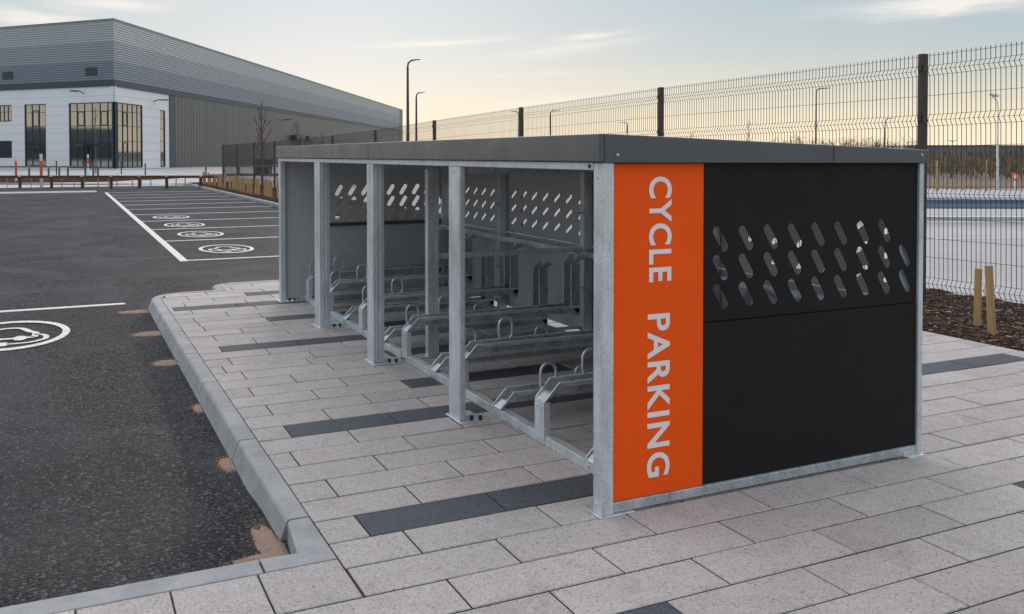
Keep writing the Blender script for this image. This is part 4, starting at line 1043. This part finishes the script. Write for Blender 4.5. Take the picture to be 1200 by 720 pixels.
for i in range(17000):
    px = rr.uniform(1060, 1700); D = rr.uniform(75, 300) if i % 3 else rr.uniform(60, 110); x, y = cw((px - 600) / 1088 * D, D)
    nn_ = noise.noise(Vector((x * .06, y * .06, 0))) + .5 * noise.noise(Vector((x * .2, y * .2, 4)))
    if nn_ < -.12: continue
    hh = .5 + 1.4 * (D / 300) + 2.2 * nn_
    leafclump(x, y, ROAD + rr.random() ** .8 * hh, rr.uniform(.16, .42), .5 + .7 * noise.noise(Vector((x * .05, y * .05, 3))))
for i in range(3200):
    px = rr.uniform(1060, 2600); D = rr.uniform(380, 520); x, y = cw((px - 600) / 1088 * D, D)
    hh = 3.5 + 1.6 * noise.noise(Vector((x * .02, y * .02, 0)))
    leafclump(x, y, ROAD + rr.random() * hh, rr.uniform(1.2, 2.4), .3)
tag(hb.build('far_scrub', M['hedge']), 'low brown green scrub and hedges across the land beyond the yard', None, None, 'stuff')
sheet('verge', 14, 400, 0, 1, 0, M['far_ground']) if False else None
vb = MB(); P4 = [cw(8, 47), cw(120, 47), cw(400, 500), cw(20, 500)]; vb.add([(*p, ROAD - .004) for p in P4], [(0, 1, 2, 3)]); tag(vb.build('verge', ground('brown_verge', (.065, .048, .036), (.13, .10, .072), .15, 1.2)), kind='structure')
# low ridge all round the horizon
rb = MB(); n = 180; vs = []
for i in range(n):
    a_ = 2 * math.pi * i / n
    hh = 3.4 + 1.4 * noise.noise(Vector((math.cos(a_) * 5, math.sin(a_) * 5, 1))) 
    for (rad, z) in ((560, -3), (680, hh), (900, hh * 1.2), (1100, -3)): vs.append((rad * math.cos(a_), rad * math.sin(a_), z))
rb.add(vs, [(4 * i + j, 4 * ((i + 1) % n) + j, 4 * ((i + 1) % n) + j + 1, 4 * i + j + 1) for i in range(n) for j in range(3)])
M['verge'] = ground('brown_verge', (.07, .052, .038), (.13, .10, .07), .15, 1.2)
M['hill'] = ground('hill_scrub', (.05, .065, .07), (.09, .10, .095), .02, .3)
tag(rb.build('hills', M['hill'], smooth=True), kind='structure')

# ------------------------------------------------------------ yard barrier, stakes beyond
BR = empty('crash_barrier', (*cw(9.5, 21), ROAD), 'blue grey steel crash barrier across the yard behind the fence', 'crash barrier')
bo = Vector((*cw(9.5, 21), 0))
def bl(r, d): return Vector((*cw(r, d), 0)) - bo
A_, B2 = (7.2, 21.6), (26, 20.4)
dv = (bl(*B2) - bl(*A_)); ln = dv.length; dv.normalize(); nv = Vector((-dv.y, dv.x, 0))
def bar(z_prof, name, off=0, m='steelblue'):
    mb = MB(); a0 = bl(*A_); n_ = len(z_prof)
    vs = [tuple(a0 + nv * (o_ + off) + Vector((0, 0, z))) for o_, z in z_prof] + [tuple(a0 + dv * ln + nv * (o_ + off) + Vector((0, 0, z))) for o_, z in z_prof]
    mb.add(vs, [(i, i + 1, n_ + i + 1, n_ + i) for i in range(n_ - 1)]); o = mb.build(name, M[m], BR)
    so = o.modifiers.new('t', 'SOLIDIFY'); so.thickness = .012; return o
bar([(0, .58), (-.03, .56), (-.08, .525), (-.03, .485), (0, .45), (-.03, .415), (-.08, .375), (-.03, .335), (0, .31)], 'beam')
bar([(0, .14), (-.05, .13), (-.05, .04), (0, .03)], 'lower_rail', 0, 'galv_dull')
k = 0
while k * 2.9 < ln:
    p = bl(*A_) + dv * (2.0 + k * 2.9) + nv * .06; MB().box(p.x - .06, p.x + .06, p.y - .05, p.y + .05, 0, .56).build('post', M['steelblue'], BR); k += 1
# white bay lines on the yard
yl = MB()
def yline(r0, d0, r1, d1, wd):
    a_ = Vector((*cw(r0, d0), 0)); b_ = Vector((*cw(r1, d1), 0)); q = (b_ - a_).normalized(); q = Vector((-q.y, q.x, 0)) * wd / 2; z = ROAD - .006
    yl.add([(*(a_ - q).xy, z), (*(b_ - q).xy, z), (*(b_ + q).xy, z), (*(a_ + q).xy, z)], [(0, 1, 2, 3)])
yline(6, 17.2, 14, 17.6, .12); yline(5, 13.2, 12, 12.2, .02); yline(12, 30, 40, 32, .25); yline(10, 26, 40, 25.5, .12)
tag(yl.build('yard_markings', M['paint']), kind='structure')
st = make_stake('tree_guard_stake', .40, .065, .004, 40); first = True
for i, px in enumerate((1090, 1100, 1110, 1119, 1129, 1138, 1147, 1156, 1168, 1180, 1192, 1204, 1216)):
    o = st if first else st.copy()
    if not first: C.objects.link(o)
    first = False; D = 42 + rr.uniform(-1, 1)
    o.location = (*cw((px - 600) / 1088 * D, D), ROAD); o.rotation_euler = (0, 0, rr.uniform(0, 1))
    tag(o, 'short timber guard stake in the row beyond the crash barrier', 'stake', 'stakes beyond the crash barrier')
for px, h_, lb in ((1098, 1.25, 'tall timber stake beyond the barrier, close to the near fence post'), (1156, 1.3, 'tall timber stake beyond the barrier, left of the slim lamp post')):
    D = 40.; o = make_stake('tall_stake', h_ + .05, .065, .004, int(px)); o.location = (*cw((px - 600) / 1088 * D, D), ROAD); tag(o, lb, 'stake')
# timber kickboard along those stakes
b = MB(); a_ = Vector((*cw(16, 43.5), 0)); c_ = Vector((*cw(34, 43), 0)); q = (c_ - a_).normalized(); q = Vector((-q.y, q.x, 0)) * .05
b.hexa([(*(a_ - q).xy, ROAD), (*(c_ - q).xy, ROAD), (*(c_ + q).xy, ROAD), (*(a_ + q).xy, ROAD)], [(*(a_ - q).xy, ROAD + .12), (*(c_ - q).xy, ROAD + .12), (*(c_ + q).xy, ROAD + .12), (*(a_ + q).xy, ROAD + .12)])
tag(b.build('timber_edging', M['stake']), 'low timber edging board behind the row of short stakes', 'edging')
# round orange and white sign at the right edge
x, y = cw((1190 - 600) / 1088 * 43, 43); e = empty('road_sign', (x, y, ROAD), 'small round orange and white sign on a low post at the right edge', 'sign')
MB().tube([(0, 0, 0), (0, 0, .45)], .03, 6).build('post', M['galv'], e)
f_ = camdir(0, -1); o = MB().tube([(0, 0, .55), tuple(f_ * .03 + Vector((0, 0, .55)))], .19, 20).build('sign_face', M['orange_post'], e)
MB().tube([tuple(f_ * .031 + Vector((0, 0, .55))), tuple(f_ * .035 + Vector((0, 0, .55)))], .10, 16).build('sign_centre', M['white_post'], o)
# green bin behind the fence
x, y = cw((308.5 - 600) / 1088 * 72, 72); e = empty('waste_bin', (x, y, ROAD), 'dark green wheeled bin behind the far mesh fence', 'bin')
MB().hexa([(-.55, -.4, .1), (.55, -.4, .1), (.55, .4, .1), (-.55, .4, .1)], [(-.68, -.5, 1.2), (.68, -.5, 1.2), (.68, .5, 1.2), (-.68, .5, 1.2)]).build('body', M['green_bin'], e, bevel=.03)
MB().hexa([(-.72, -.54, 1.2), (.72, -.54, 1.2), (.72, .54, 1.2), (-.72, .54, 1.2)], [(-.7, -.3, 1.42), (.7, -.3, 1.42), (.7, .3, 1.42), (-.7, .3, 1.42)]).build('lid', M['green_bin'], e, bevel=.03)
for sx in (-.5, .5):
    for sy in (-.35, .35): MB().tube([(sx - .03, sy, .08), (sx + .03, sy, .08)], .08, 10).build('wheel', M['black'], e)
